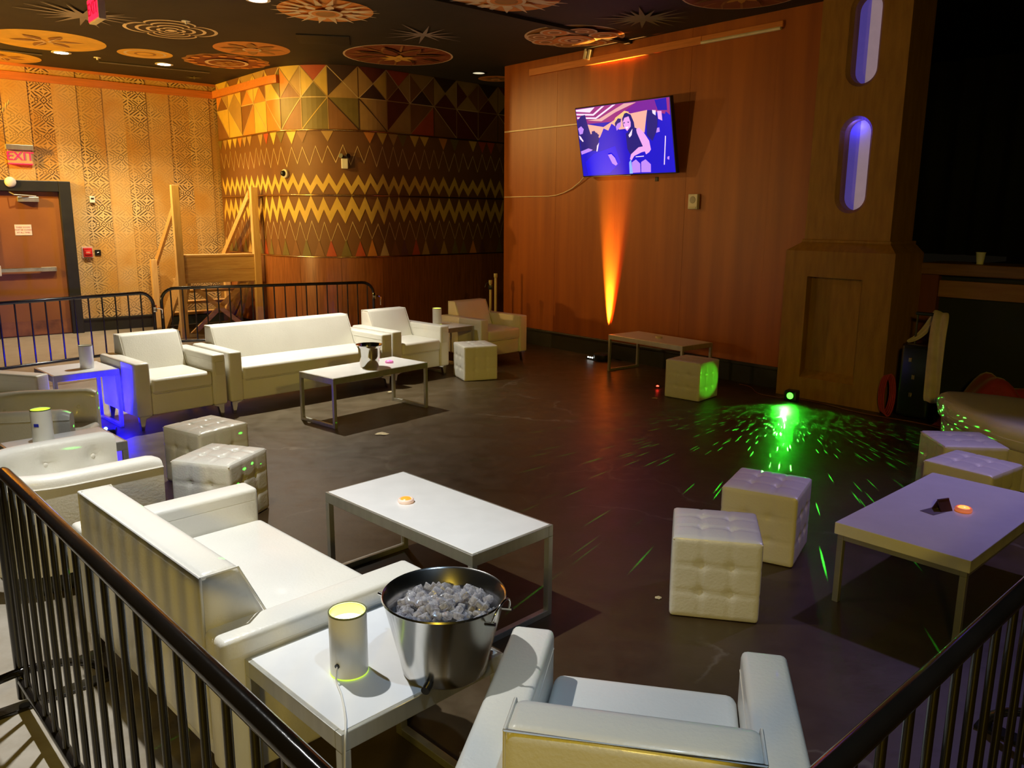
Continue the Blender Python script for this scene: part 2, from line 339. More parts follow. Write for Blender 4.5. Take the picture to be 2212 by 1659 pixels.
# things on the left wall
REDLIT = mat('exit_red', (0.8, 0.02, 0.06), 0.4, emis=(1.0, 0.012, 0.06), es=1.6)
ex = thing('exit_sign', 'grey hooded exit sign with red neon letters on the patterned wall above the brown door', 'exit sign', PL(2.345, y - 0.012, 2.55), LA)
B().box(-0.17, 0.17, -0.09, 0, 0.06, 0.13, 0.006).obj('hood', BRUSHED, ex)
B().box(-0.15, 0.15, -0.05, 0, -0.12, 0.06, 0.004).obj('clear_panel', mat('clear_acrylic', (0.55, 0.40, 0.25), 0.25, coat=0.4), ex)
text_mesh('exit_letters', 'EXIT', 0.165, REDLIT, ex, (0, -0.052, -0.028), (PI / 2, 0, 0), 0.004)
B().box(-0.15, 0.15, -0.06, 0, -0.132, -0.12, 0.003).obj('bottom_strip', REDLIT, ex)
tag(B().lathe([(0, -0.03), (0.052, -0.028), (0.07, -0.012), (0.072, 0.0), (0.0, 0.0)], 28).obj('alarm_disc', WHITEPLASTIC, None, True, 40), 'round white alarm disc on the top of the black door frame', 'alarm')
o = bpy.data.objects['alarm_disc']; o.location = PL(2.18, y - 0.122, 2.17); o.rotation_euler = (rad(90), 0, rad(LA)); o.scale = (1, 1, -1)
def wall_box(name, label, cat, frame, s, o_, z, wd, h, d, m, extra=None):
    t = thing(name, label, cat, (PL if frame == 'L' else PT)(s, o_, z), LA if frame == 'L' else TA)
    B().box(-wd / 2, wd / 2, -d, 0, -h / 2, h / 2, min(0.006, d * 0.3)).obj('housing', m, t)
    if extra: extra(t)
    return t
wall_box('wall_thermostat', 'small white control box on the patterned wall right of the door', 'thermostat', 'L', 3.223, y - 0.012, 1.953, 0.07, 0.095, 0.035, WHITEPLASTIC, lambda t: B().box(-0.02, 0.02, -0.0365, -0.03, 0.0, 0.025).obj('display', BLACKPLASTIC, t))
def fx(t):
    B().box(-0.045, 0.045, -0.062, -0.05, -0.03, 0.03, 0.004).obj('pull_handle', mat('alarm_red', (0.55, 0.02, 0.02), 0.4), t)
    B().box(-0.075, 0.075, -0.02, 0, -0.085, 0.085, 0.004).obj('clear_cover', mat('cloudy_acrylic', (0.62, 0.50, 0.42), 0.2, coat=0.4), t)
    text_mesh('lettering', 'FIRE', 0.03, WHITEPLASTIC, t, (0, -0.063, 0), (PI / 2, 0, 0), 0.0005)
wall_box('fire_alarm_pull', 'red fire alarm pull station in a clear cover beside the door', 'fire alarm', 'L', 3.091, y - 0.012, 1.183, 0.12, 0.13, 0.05, mat('alarm_red', (0.55, 0.02, 0.02), 0.4), fx)
wall_box('wall_plate', 'black wall plate right of the red fire alarm', 'wall plate', 'L', 3.235, y - 0.012, 1.175, 0.085, 0.085, 0.012, BLACKPLASTIC, lambda t: B().tube([(-0.012, -0.014, 0), (0.012, -0.014, 0.006)], 0.006, 6).obj('knob', BRUSHED, t))

# ------------------------------------------------------------------ curved mural wall
A0 = Vector((-4.74, 13.57)); dA = Vector((math.cos(rad(-49.26)), math.sin(rad(-49.26)))); dB = Vector((math.cos(rad(44)), math.sin(rad(44))))
nA = Vector((-dA.y, dA.x)); SEGA = 1.8656; RAD = 1.17; TH = rad(93.26); CEN = Vector((-2.636, 12.92)); SARC = SEGA + RAD * TH
def wdir(s):
    a = 0 if s <= SEGA else min(TH, (s - SEGA) / RAD)
    return a
def wp(s, off=0.0):
    a = wdir(s); n = -nA; c, q = math.cos(a), math.sin(a)
    nn = Vector((c * n.x - q * n.y, q * n.x + c * n.y))
    if s <= SEGA: p = A0 + dA * s
    else: p = CEN + nn * RAD + (dB * (s - SARC) if s > SARC else Vector((0, 0)))
    return p + nn * off
def bend(bm, off):
    for v in bm.verts:
        p = wp(v.co.x, off + v.co.y); v.co = Vector((p.x, p.y, v.co.z))
def cutgrid(bm, lo=1.8, hi=3.9, step=0.07):
    s = lo
    while s < hi:
        bmesh.ops.bisect_plane(bm, geom=bm.verts[:] + bm.edges[:] + bm.faces[:], dist=1e-5, plane_co=(s, 0, 0), plane_no=(1, 0, 0)); s += step
def wall_band(name, m, z0, z1, off, sa, sb, parent=None, thick=0.02):
    b = B().box(sa, sb, -thick, 0, z0, z1); cutgrid(b.bm); bend(b.bm, off)
    return b.obj(name, m, parent, True, 30)
PAINT = {k: mat('mural_' + n, c, 0.55, var=0.10, scale=5) for k, n, c in (('Y', 'yellow', (0.62, 0.40, 0.07)), ('T', 'tan', (0.40, 0.235, 0.07)), ('O', 'orange', (0.60, 0.22, 0.035)),
    ('R', 'red', (0.44, 0.07, 0.02)), ('D', 'maroon', (0.12, 0.022, 0.008)), ('B', 'dark_brown', (0.055, 0.022, 0.010)), ('M', 'brown', (0.22, 0.09, 0.025)), ('L', 'olive', (0.17, 0.12, 0.025)), ('C', 'cream', (0.62, 0.44, 0.20)), ('P', 'plum', (0.13, 0.045, 0.05)))}
MUR = mat('mural_ground', (0.165, 0.066, 0.016), 0.6, var=0.2, scale=1.5)
wall_mural = struct(wall_band('wall_mural', MUR, 0, CEIL, 0.0, 0.0, 8.5, None, 0.25))
WAIN = mat('red_wood_wainscot', (0.20, 0.062, 0.016), 0.32, scale=6, stretch=(7, 7, 0.5), c2=(0.34, 0.115, 0.03), coat=0.2)
for i in range(10):
    wall_band('wainscot_panel', WAIN, 0.1, 1.155, 0.016 + 0.0, i * 0.61 + 0.002, (i + 1) * 0.61 - 0.002, wall_mural, 0.016)
wall_band('wainscot_base', BLACKTRIM, 0, 0.12, 0.03, 0, 6.5, wall_mural, 0.03)
def rail(z, sa, sb):
    b = B(); pts = []; s = sa
    while s < sb: p = wp(s, 0.016); pts.append((p.x, p.y, z)); s += 0.08
    b.tube(pts, 0.011, 8); return b.obj('brass_rail', BRASS, wall_mural, True, 60)
rail(2.91, 0.05, 6.2); rail(2.03, 0.05, 6.2); rail(1.165, 0.05, 6.2)
def flat(name, polys, off, parent, grid=True):
    # polys: list of (points in (s, z), colour key)
    keys = []; b = B()
    for pts, kx in polys:
        if kx not in keys: keys.append(kx)
        b.poly([(s, 0, z) for s, z in pts], keys.index(kx))
    if grid: cutgrid(b.bm)
    bend(b.bm, off)
    return b.obj(name, [PAINT[q] for q in keys], parent)
CELLS = [0.02, 0.47, 0.97, 1.42, 1.84, 2.2, 2.56, 2.94, 3.36, 3.79, 4.2, 4.64, 5.08, 5.52, 5.94, 6.4]
UP = ['YOTM', 'MYYT', 'TMYO', 'TYMO', 'MYLY', 'YOTM', 'RYYL', 'BBTT', 'DTYB', 'RMTD', 'TMMB', 'BTTD', 'TDMT', 'BMTD', 'DTMB']   # top, left, right, bottom
LO = ['\\MY', '\\YT', '/MO', '\\YY', '\\OO', '/LM', '/LL', '\\ML', '\\TT', '/DT', '/MR', '\\MD', '\\DD', '/DM', '\\MD']
ZM = 3.345
for i, (a, c) in enumerate(zip(CELLS[:-1], CELLS[1:])):
    g = 0.006; t_, l_, r_, b_ = UP[i]; mx_, mz = (a + c) / 2, (ZM + CEIL) / 2
    z1, z0 = CEIL - 0.004, ZM
    for pts, q in (([(a + g, z1), (c - g, z1), (mx_, mz + g)], t_), ([(a + g, z0 + g), (mx_ - g, mz), (a + g, z1 - g)], l_), ([(c - g, z0 + g), (c - g, z1 - g), (mx_ + g, mz)], r_), ([(a + g, z0 + 0.004), (c - g, z0 + 0.004), (mx_, mz - g)], b_)):
        flat('frieze_panel', [(pts, q)], 0.004, wall_mural)
    d_, p_, q_ = LO[i]; z1, z0 = ZM - 0.004, 2.922
    if d_ == '/': tri = (([(a + g, z0 + g * 2), (c - g * 2, z1), (a + g, z1)], p_), ([(a + g * 2, z0), (c - g, z0), (c - g, z1 - g * 2)], q_))
    else: tri = (([(a + g, z0), (c - g * 2, z0), (a + g, z1 - g * 2)], p_), ([(c - g, z0 + g * 2), (c - g, z1), (a + g * 2, z1)], q_))
    for pts, q in tri: flat('frieze_panel', [(pts, q)], 0.004, wall_mural)
# cream lines painted along the joints
lines = []
def ln(s0, z0, s1, z1, wd=0.011, q='C'):
    dx, dz = s1 - s0, z1 - z0; l = math.hypot(dx, dz); nx, nz = -dz / l * wd / 2, dx / l * wd / 2
    lines.append(([(s0 + nx, z0 + nz), (s0 - nx, z0 - nz), (s1 - nx, z1 - nz), (s1 + nx, z1 + nz)], q))
for i, c in enumerate(CELLS[1:-1]):
    if i % 3 != 1: ln(c, ZM, c, CEIL - 0.01, q='C' if i % 2 else 'T')
    ln(c, 2.92, c, ZM, q='B' if i % 3 == 1 else 'T')
for i, (a, c) in enumerate(zip(CELLS[:-1], CELLS[1:])):
    ln(a, ZM, c, ZM, q='C' if i % 2 == 0 else 'T')
    ln(a, ZM, c, CEIL - 0.01, q='C' if i in (1, 4, 6, 8, 10) else 'T'); ln(a, CEIL - 0.01, c, ZM, q='C' if i in (0, 2, 7, 9) else 'T')
    if LO[i][0] == '/': ln(a, 2.92, c, ZM, q='C' if i in (2, 5) else ('Y' if i == 6 else 'T'))
    else: ln(a, ZM, c, 2.92, q='B' if i in (7, 8) else 'C')
flat('frieze_lines', lines, 0.007, wall_mural)
# zigzag field
PER = 0.19; NT = 32; rj = random.Random(3)
cen = [0.08 + PER * i for i in range(NT + 1)]
jit = [rj.uniform(-0.02, 0.02) for _ in cen]
def zig(zp, zv, i, half): return (cen[i] + jit[i], zp[i]) if not half else ((cen[i] + cen[i + 1]) / 2 + (jit[i] + jit[i + 1]) / 2, zv[i])
def chevron(name, tp, tv, bp_, bv, q, jz=0.02):
    J = [rj.uniform(-jz, jz) for _ in cen]; K = [rj.uniform(-jz, jz) for _ in cen]
    seq = []
    for i in range(NT): seq += [(zig([tp + j for j in J], None, i, 0), zig([bp_ + j for j in J], None, i, 0)), (zig(None, [tv + j for j in K], i, 1), zig(None, [bv + j for j in K], i, 1))]
    return flat(name, [([seq[i][0], seq[i + 1][0], seq[i + 1][1], seq[i][1]], q) for i in range(len(seq) - 1)], 0.004, wall_mural)
chevron('zigzag_line', 2.70, 2.46, 2.68, 2.435, 'C', 0.03)
chevron('zigzag_band', 2.335, 2.165, 2.205, 2.045, 'Y')
chevron('zigzag_band', 1.81, 2.018, 1.64, 1.845, 'Y')
chevron('zigzag_line', 1.41, 1.67, 1.392, 1.645, 'C', 0.03)
for i in range(NT):
    c_ = cen[i] + jit[i]
    if rj.random() < 0.86: flat('hanging_triangle', [([(c_ - 0.085, 2.897), (c_ + 0.085, 2.897), (c_ + 0.005, 2.735 + rj.uniform(-0.02, 0.03))], rj.choice('YYTTORYMTL'))], 0.005, wall_mural)
    flat('standing_triangle', [([(c_ - 0.075, 1.178), (c_ + 0.075, 1.178), (c_, 1.40 + rj.uniform(-0.02, 0.02))], rj.choice('LLMTORRMLCP'))], 0.005, wall_mural)
struct(wall_band('trim_2', ORANGETRIM, 3.55, 3.655, 0.06, 0.0, 2.2, None, 0.055))
p = wp(2.25, 0.0); dc = thing('dome_camera', 'small white dome security camera on the zigzag mural', 'camera', (p.x, p.y, 2.326), -30)
B().lathe([(0.0, 0.0), (0.06, 0.0), (0.06, 0.04), (0.045, 0.055), (0, 0.055)], 24).obj('base', WHITEPLASTIC, dc, True).rotation_euler = (rad(90), 0, 0)
B().lathe([(0.0, 0.10), (0.02, 0.095), (0.035, 0.08), (0.042, 0.055), (0, 0.05)], 20).obj('dome', BLACKPLASTIC, dc, True).rotation_euler = (rad(90), 0, 0)
p = wp(3.14, 0.0); eb = thing('emergency_light', 'two-headed emergency light unit on the dark part of the mural', 'emergency light', (p.x, p.y, 2.48), 15)
B().box(-0.045, 0.045, -0.06, 0, -0.09, 0.05, 0.008).obj('housing', WHITEPLASTIC, eb)
for q in (-1, 1): B().lathe([(0, 0.05), (0.032, 0.05), (0.026, 0.0), (0, 0)], 16).obj('lamp_head', BLACKPLASTIC, eb, True, loc=(0.03 * q, -0.03, 0.075)).rotation_euler = (rad(80), 0, 0.5 * q)

# ------------------------------------------------------------------ wall with the television
PLY = mat('orange_stained_plywood', (0.27, 0.062, 0.004), 0.42, scale=3.2, stretch=(2.2, 2.2, 0.16), c2=(0.40, 0.105, 0.007), bump=0.04, bscale=40)
wall_front = struct(B().box(-9.02, -3.75, TD + 0.012, TD + 0.16, 0, CEIL).obj('wall_front', PLY, rz=rad(TA)))
for i in range(5):
    a = -9.02 + i * 1.054
    B().box(a + 0.001, a + 1.053, TD + 0.0015 * (i % 2), TD + 0.013, 0, CEIL).obj('plywood_panel', PLY, wall_front)
struct(B().box(-9.02, -4.40, TD - 0.02, TD + 0.01, 0, 0.19).box(-9.02, -4.40, TD - 0.034, TD + 0.01, 0.19, 0.225, 0.007).obj('baseboard_front', BLACKTRIM, rz=rad(TA)))
tr = struct(thing('trim_3', None, None, (0, 0, 0), TA))
B().box(-8.48, -5.72, TD - 0.035, TD, 3.575, 3.66, 0.004).obj('timber_rail', ORANGETRIM, tr)
B().box(-5.72, -4.75, TD - 0.030, TD, 3.60, 3.66, 0.004).obj('timber_rail', ORANGETRIM, tr)
B().tube([(-5.72, TD - 0.025, 3.592), (-4.77, TD - 0.025, 3.592)], 0.018, 8).obj('conduit', mat('pale_conduit', (0.70, 0.62, 0.42), 0.35), tr)
WIRE = mat('cream_cable_cover', (0.80, 0.66, 0.44), 0.4)
tag(B().box(-9.0, -7.3, TD - 0.016, TD - 0.001, 2.89, 2.908, 0.002).obj('cable_cover', WIRE, rz=rad(TA)), 'upper straight cream cable cover running to the television', 'cable')
pts = [(-9.0, TD - 0.008, 2.02), (-8.5, TD - 0.008, 2.02), (-8.1, TD - 0.008, 2.02), (-7.95, TD - 0.01, 2.03), (-7.8, TD - 0.012, 2.06), (-7.65, TD - 0.014, 2.11), (-7.5, TD - 0.02, 2.19), (-7.38, TD - 0.04, 2.275), (-7.25, TD - 0.05, 2.38)]
tag(B().tube(pts, 0.007, 7).obj('cable', WIRE, None, True, 60, rz=rad(TA)), 'lower curved cream cable drooping up to the television corner', 'cable')
def spk(t):
    B().lathe([(0, 0.004), (0.035, 0.004), (0.04, 0), (0, 0)], 22).obj('speaker_grille', mat('grey_mesh', (0.45, 0.43, 0.38), 0.6), t, loc=(0, -0.046, 0.02)).rotation_euler = (rad(90), 0, 0)
    B().box(-0.05, 0.05, -0.052, -0.04, -0.078, -0.055, 0.003).obj('strobe_lens', mat('strobe_lens', (0.7, 0.66, 0.5), 0.2), t)
wall_box('wall_speaker', 'white alarm speaker box on the orange wall right of the television', 'speaker', 'T', -5.715, TD, 1.93, 0.125, 0.165, 0.046, WHITEPLASTIC, spk)
wall_box('outlet_hole', 'small black cable outlet below the television corner', 'outlet', 'T', -6.27, TD, 2.19, 0.045, 0.05, 0.01, BLACKPLASTIC)
br = thing('wall_bracket', 'small pale twin bracket on the orange wall above the television', 'bracket', PT(-7.40, TD, 3.74), TA)
for q in (-0.035, 0.035): B().box(q - 0.018, q + 0.018, -0.05, 0, -0.10, 0.02, 0.004, M=Matrix.Rotation(rad(14), 4, 'Y')).obj('clip', mat('pale_conduit', (0.70, 0.62, 0.42), 0.35), br)

# television, tilted forward on its arm
tv = thing('television', 'large flat screen television showing people at a party, hung on the orange wall', 'television', PT(-6.635, TD - 0.10, 2.255), TA)
TILT = Matrix.Rotation(rad(12.0), 4, 'X')
TW, THH = 1.435, 0.80
B().box(-TW / 2 - 0.012, TW / 2 + 0.012, -0.008, 0.045, -0.014, THH + 0.012, 0.006, M=TILT).obj('casing', BLACKPLASTIC, tv)
B().box(-0.3, 0.3, 0.04, 0.075, 0.15, 0.55, 0.01, M=TILT).obj('rear_housing', BLACKPLASTIC, tv)
B().tube([(0, 0.02, 0.35), (0.1, 0.10, 0.36)], 0.03, 8).box(-0.1, 0.3, 0.085, 0.10, 0.2, 0.55).obj('wall_mount', BLACKPLASTIC, tv)
B().box(-0.06, 0.06, -0.012, 0.02, -0.02, -0.006, 0.003, M=TILT).obj('logo_strip', CHROME, tv)
SCREEN=[('plum',[(0.002,0.998),(0.998,0.998),(0.992,0.767),(0.774,0.867),(0.598,0.846),(0.374,0.761),(0.121,0.768),(0.002,0.843)]),('violet',[(0.669,0.987),(0.862,0.998),(0.868,0.858),(0.774,0.867),(0.598,0.846),(0.546,0.892)]),('pale',[(0.002,0.988),(0.222,0.993),(0.161,0.926),(0.002,0.962)]),('pale',[(0.002,0.933),(0.195,0.901),(0.3,0.993),(0.33,0.993),(0.199,0.876),(0.003,0.909)]),('pale',[(0.007,0.881),(0.22,0.847),(0.417,0.994),(0.452,0.994),(0.224,0.824),(0.007,0.858)]),('tan',[(0.125,0.815),(0.261,0.825),(0.542,0.992),(0.669,0.987),(0.443,0.887),(0.281,0.783)]),('peach',[(0.12,0.761),(0.297,0.7),(0.435,0.79),(0.54,0.893),(0.598,0.846),(0.774,0.867),(0.775,0.795),(0.745,0.675),(0.726,0.56),(0.622,0.649),(0.303,0.633),(0.235,0.548),(0.142,0.607)]),('glow',[(0.4,0.727),(0.437,0.812),(0.54,0.893),(0.589,0.87),(0.523,0.821),(0.469,0.792)]),('blue',[(0.009,0.34),(0.234,0.532),(0.272,0.621),(0.296,0.68),(0.346,0.642),(0.389,0.736),(0.427,0.692),(0.479,0.624),(0.623,0.656),(0.727,0.567),(0.756,0.762),(0.774,0.867),(0.821,0.859),(0.863,0.766),(0.916,0.7),(0.954,0.823),(0.992,0.767),(0.998,0.002),(0.002,0.002)]),('bright',[(0.047,0.213),(0.153,0.326),(0.404,0.417),(0.443,0.177),(0.311,0.028),(0.059,0.013)]),('navy',[(0.008,0.833),(0.059,0.896),(0.103,0.901),(0.118,0.769),(0.143,0.615),(0.218,0.629),(0.235,0.54),(0.194,0.37),(0.01,0.357),(0.006,0.754)]),('lilac',[(0.004,0.714),(0.043,0.744),(0.07,0.697),(0.051,0.632),(0.015,0.624)]),('lilac',[(0.005,0.374),(0.098,0.412),(0.146,0.387),(0.126,0.369),(0.01,0.325)]),('pale',[(0.004,0.61),(0.022,0.599),(0.052,0.523),(0.042,0.512),(0.012,0.56)]),('pale',[(0.201,0.441),(0.229,0.485),(0.199,0.357),(0.187,0.358)]),('navy',[(0.159,0.653),(0.191,0.66),(0.209,0.622),(0.24,0.594),(0.208,0.52),(0.155,0.542)]),('lilac',[(0.429,0.723),(0.467,0.793),(0.497,0.773),(0.486,0.684),(0.439,0.629)]),('navy',[(0.425,0.738),(0.464,0.8),(0.498,0.788),(0.488,0.744),(0.453,0.727),(0.428,0.677)]),('navy',[(0.509,0.786),(0.537,0.856),(0.56,0.863),(0.603,0.83),(0.628,0.723),(0.632,0.633),(0.588,0.571),(0.512,0.68)]),('pink',[(0.513,0.74),(0.533,0.797),(0.579,0.811),(0.595,0.728),(0.591,0.668),(0.549,0.609),(0.522,0.663)]),('navy',[(0.516,0.732),(0.536,0.737),(0.532,0.722),(0.518,0.721)]),('navy',[(0.556,0.737),(0.581,0.737),(0.572,0.72)]),('white',[(0.531,0.668),(0.571,0.671),(0.548,0.637)]),('navy',[(0.532,0.578),(0.639,0.647),(0.709,0.547),(0.714,0.381),(0.626,0.315),(0.565,0.26),(0.533,0.364)]),('pale',[(0.559,0.552),(0.607,0.636),(0.592,0.548),(0.567,0.517)]),('pink',[(0.645,0.623),(0.677,0.641),(0.721,0.568),(0.767,0.45),(0.777,0.329),(0.757,0.294),(0.722,0.267),(0.697,0.383),(0.65,0.57)]),('pink',[(0.708,0.382),(0.77,0.322),(0.681,0.302),(0.599,0.256),(0.566,0.196),(0.549,0.215),(0.567,0.283),(0.652,0.373)]),('pale',[(0.615,0.247),(0.699,0.25),(0.698,0.239),(0.611,0.236)]),('lilac',[(0.566,0.166),(0.612,0.205),(0.653,0.143),(0.647,0.019),(0.561,0.017)]),('lilac',[(0.665,0.165),(0.712,0.199),(0.762,0.126),(0.756,0.015),(0.655,0.02)]),('sky',[(0.538,0.169),(0.561,0.213),(0.566,0.009),(0.531,0.008)]),('lilac',[(0.315,0.297),(0.353,0.305),(0.389,0.246),(0.411,0.156),(0.389,0.133),(0.353,0.169)]),('navy',[(0.757,0.732),(0.774,0.86),(0.821,0.859),(0.872,0.75),(0.856,0.586),(0.8,0.446),(0.751,0.527)]),('deep',[(0.856,0.989),(0.97,0.997),(0.97,0.834),(0.878,0.85)]),('pink',[(0.873,0.84),(0.914,0.833),(0.915,0.704),(0.876,0.735)]),('pale',[(0.824,0.859),(0.86,0.849),(0.853,0.782),(0.826,0.815)]),('lilac',[(0.858,0.615),(0.88,0.619),(0.881,0.561),(0.844,0.551)]),('pale',[(0.929,0.503),(0.937,0.495),(0.902,0.11),(0.893,0.11)]),('lilac',[(0.934,0.215),(0.955,0.224),(0.95,0.173),(0.932,0.186)])]
SCOL = dict(plum=(0.30, 0.02, 0.20), violet=(0.18, 0.01, 0.30), pale=(0.95, 0.72, 0.90), tan=(0.75, 0.38, 0.38), peach=(0.90, 0.42, 0.34), glow=(1.0, 0.55, 0.22), blue=(0.0, 0.0, 0.55), bright=(0.0, 0.0, 0.75),
    navy=(0.008, 0.006, 0.17), lilac=(0.50, 0.24, 0.85), pink=(0.80, 0.36, 0.80), white=(1, 0.9, 1), sky=(0.25, 0.45, 0.95), deep=(0.0, 0.0, 0.42))
SM = {}
def screen_mat(kx):
    if kx not in SM: SM[kx] = mat('screen_' + kx, tuple(0.02 for _ in range(3)), 0.25, var=0.0, emis=SCOL[kx], es=1.15)
    return SM[kx]
b = B(); keys = ['deep']; b.poly([TILT @ Vector((-TW / 2, -0.0095, 0)), TILT @ Vector((TW / 2, -0.0095, 0)), TILT @ Vector((TW / 2, -0.0095, THH)), TILT @ Vector((-TW / 2, -0.0095, THH))], 0)
for i, (kx, pts) in enumerate(SCREEN):
    if kx not in keys: keys.append(kx)
    b.poly([TILT @ Vector(((u - 0.5) * TW, -0.0098 - 0.00012 * i, v * THH)) for u, v in pts], keys.index(kx))
b.obj('screen', [screen_mat(q) for q in keys], tv, None)

# ------------------------------------------------------------------ column with the lit slots
COLM = mat('brown_textured_column', (0.26, 0.118, 0.010), 0.55, scale=5, stretch=(4, 4, 0.7), c2=(0.37, 0.18, 0.02), bump=0.25, bscale=45)
colm = tag(thing('column', None, None, (0, 0, 0), TA), 'tall brown column with two lit oval slots beside the stage', 'column', kind='structure')
def pill(cx, z0, z1, r, n=14):
    return [(cx + r * math.cos(PI * k / n), z1 - r + r * math.sin(PI * k / n)) for k in range(n + 1)] + [(cx - r * math.cos(PI * k / n), z0 + r - r * math.sin(PI * k / n)) for k in range(n + 1)]
SA, SB, OF = -4.27, -3.43, 7.45
b = B(); bm = b.bm
rect = [(SA, 1.545), (SB, 1.545), (SB, CEIL), (SA, CEIL)]; pills = [pill(-3.842, 1.805, 2.68, 0.155), pill(-3.842, 2.932, 3.75, 0.155)]; inner = [pill(-3.842, 1.835, 2.65, 0.125), pill(-3.842, 2.962, 3.72, 0.125)]
edges = []
for loop in [rect] + pills:
    vs = [bm.verts.new((u, OF, v)) for u, v in loop]
    for i in range(len(vs)): edges.append(bm.edges.new((vs[i], vs[(i + 1) % len(vs)])))
bmesh.ops.triangle_fill(bm, use_beauty=True, edges=edges)
for loop, inn in zip(pills, inner):
    n = len(loop)
    for i in range(n):
        (u0, v0), (u1, v1) = loop[i], loop[(i + 1) % n]; (p0, q0), (p1_, q1) = inn[i], inn[(i + 1) % n]
        b.poly([(u0, OF, v0), (u1, OF, v1), (p1_, OF + 0.035, q1), (p0, OF + 0.035, q0)])
        b.poly([(p0, OF + 0.035, q0), (p1_, OF + 0.035, q1), (p1_, OF + 0.13, q1), (p0, OF + 0.13, q0)])
for q in ([(SA, OF), (SA, 7.9)], [(SB, OF), (SB, 7.9)]):
    b.poly([(q[0][0], q[0][1], 1.545), (q[1][0], q[1][1], 1.545), (q[1][0], q[1][1], CEIL), (q[0][0], q[0][1], CEIL)])
b.poly([(SA, 7.9, 1.545), (SB, 7.9, 1.545), (SB, 7.9, CEIL), (SA, 7.9, CEIL)])
bmesh.ops.remove_doubles(bm, verts=bm.verts[:], dist=1e-5)
b.obj('shaft', COLM, colm)
LIT1 = mat('painted_glow_lilac', (0.45, 0.38, 0.50), 0.4, emis=(0.37, 0.27, 0.36), es=0.42); LIT2 = mat('painted_glow_blue', (0.25, 0.20, 0.55), 0.4, emis=(0.085, 0.062, 0.42), es=0.45)  # light inside the slots painted as a lilac and a blue glow
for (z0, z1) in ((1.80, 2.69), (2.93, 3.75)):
    B().box(-3.98, -3.868, OF + 0.13, OF + 0.145, z0, z1).obj('painted_glow_panel', LIT2, colm)
    B().box(-3.868, -3.70, OF + 0.13, OF + 0.145, z0, z1).obj('painted_glow_panel', LIT1, colm)
PF, PB, P0, P1 = 7.37, 7.95, -4.41, -3.33
b = B().box(P0, -4.165, PF, PB, 0, 1.45).box(-3.61, P1, PF, PB, 0, 1.45).box(-4.165, -3.61, PF, PB, 1.205, 1.45).box(-4.165, -3.61, PF, PB, 0, 0.21).box(-4.165, -3.61, PF + 0.09, PB, 0.21, 1.205)
b.obj('pedestal', COLM, colm)
B().prism([(PF + 0.005, 0.205), (PF + 0.09, 0.205), (PF + 0.09, 0.285)], 'x', -4.165, -3.61).obj('panel_sill', COLM, colm)
b = B(); lo = [(P0, PF), (P1, PF), (P1, PB), (P0, PB)]; hi = [(SA - 0.01, OF - 0.01), (SB + 0.01, OF - 0.01), (SB + 0.01, PB), (SA - 0.01, PB)]
for i in range(4):
    j = (i + 1) % 4; b.poly([(*lo[i], 1.45), (*lo[j], 1.45), (*hi[j], 1.535), (*hi[i], 1.535)])
b.poly([(*q, 1.535) for q in hi]); b.obj('cornice', COLM, colm)
B().box(SA - 0.02, SB + 0.02, OF - 0.02, PB, 1.53, 1.56, 0.008).obj('collar_moulding', COLM, colm)
l = bpy.data.lights.new('slot_lamp', 'POINT'); l.energy = 1.1; l.color = (0.05, 0.05, 1.0); l.shadow_soft_size = 0.02
o = bpy.data.objects.new('slot_lamp', l); COL.objects.link(o); o.location = PT(-3.88, OF + 0.07, 2.60)

# ------------------------------------------------------------------ stage
stage = tag(thing('stage_front', None, None, (0, 0, 0), TA), 'wooden stage front with dark kick panel at the right', 'stage', kind='structure')
B().box(-3.34, 2.5, 7.93, 8.45, 1.255, 1.362, 0.01).obj('stage_ledge', mat('stage_wood', (0.15, 0.062, 0.017), 0.45, scale=5, stretch=(0.5, 6, 6), c2=(0.24, 0.11, 0.028)), stage)
B().box(-3.18, 2.5, 7.985, 8.2, 1.05, 1.205, 0.004).obj('fascia_board', mat('stage_wood_light', (0.24, 0.10, 0.022), 0.45, scale=5, stretch=(0.5, 6, 6), c2=(0.33, 0.15, 0.035)), stage)
B().box(-3.343, -3.18, 7.96, 8.2, 0, 1.255).obj('corner_post', mat('stage_red_wood', (0.15, 0.035, 0.010), 0.45, scale=5, stretch=(5, 5, 0.5)), stage)
B().box(-3.18, 2.5, 8.03, 8.2, 0, 1.255).obj('kick_panel', mat('stage_black', (0.010, 0.011, 0.007), 0.6), stage)
B().box(-3.4, 3.5, 8.2, 13.0, 1.2, 1.30).obj('stage_deck', mat('stage_black', (0.010, 0.011, 0.007), 0.6), stage)
b = B(); prev = None
CUR = mat('black_curtain', (0.006, 0.006, 0.005), 0.9)
def ribbon(pts, z0, z1):
    b = B()
    for (x0, y0), (x1, y1) in zip(pts[:-1], pts[1:]): b.poly([(x0, y0, z0), (x1, y1, z0), (x1, y1, z1), (x0, y0, z1)])
    bmesh.ops.remove_doubles(b.bm, verts=b.bm.verts[:], dist=1e-5); return b
bb = ribbon([(-5.5 + 0.06 * i, 11.6 + 0.07 * math.sin(i * 1.1) + 0.02 * math.sin(i * 2.7)) for i in range(160)], 1.3, CEIL)
cu = bb.obj('stage_curtain', CUR, None, True, None, rz=rad(TA)); tag(cu, 'black curtain hanging at the back of the dark stage', 'curtain')
md = cu.modifiers.new('solid', 'SOLIDIFY'); md.thickness = 0.01
cp = thing('paper_cup', 'small white paper cup standing on the stage ledge', 'cup', PT(-2.892, 8.1, 1.362))
B().lathe([(0, 0.0), (0.028, 0.0), (0.04, 0.10), (0.043, 0.102), (0.043, 0.106), (0.037, 0.104), (0.026, 0.008), (0, 0.008)], 24).obj('cup_body', WHITEPLASTIC, cp, True, 50)

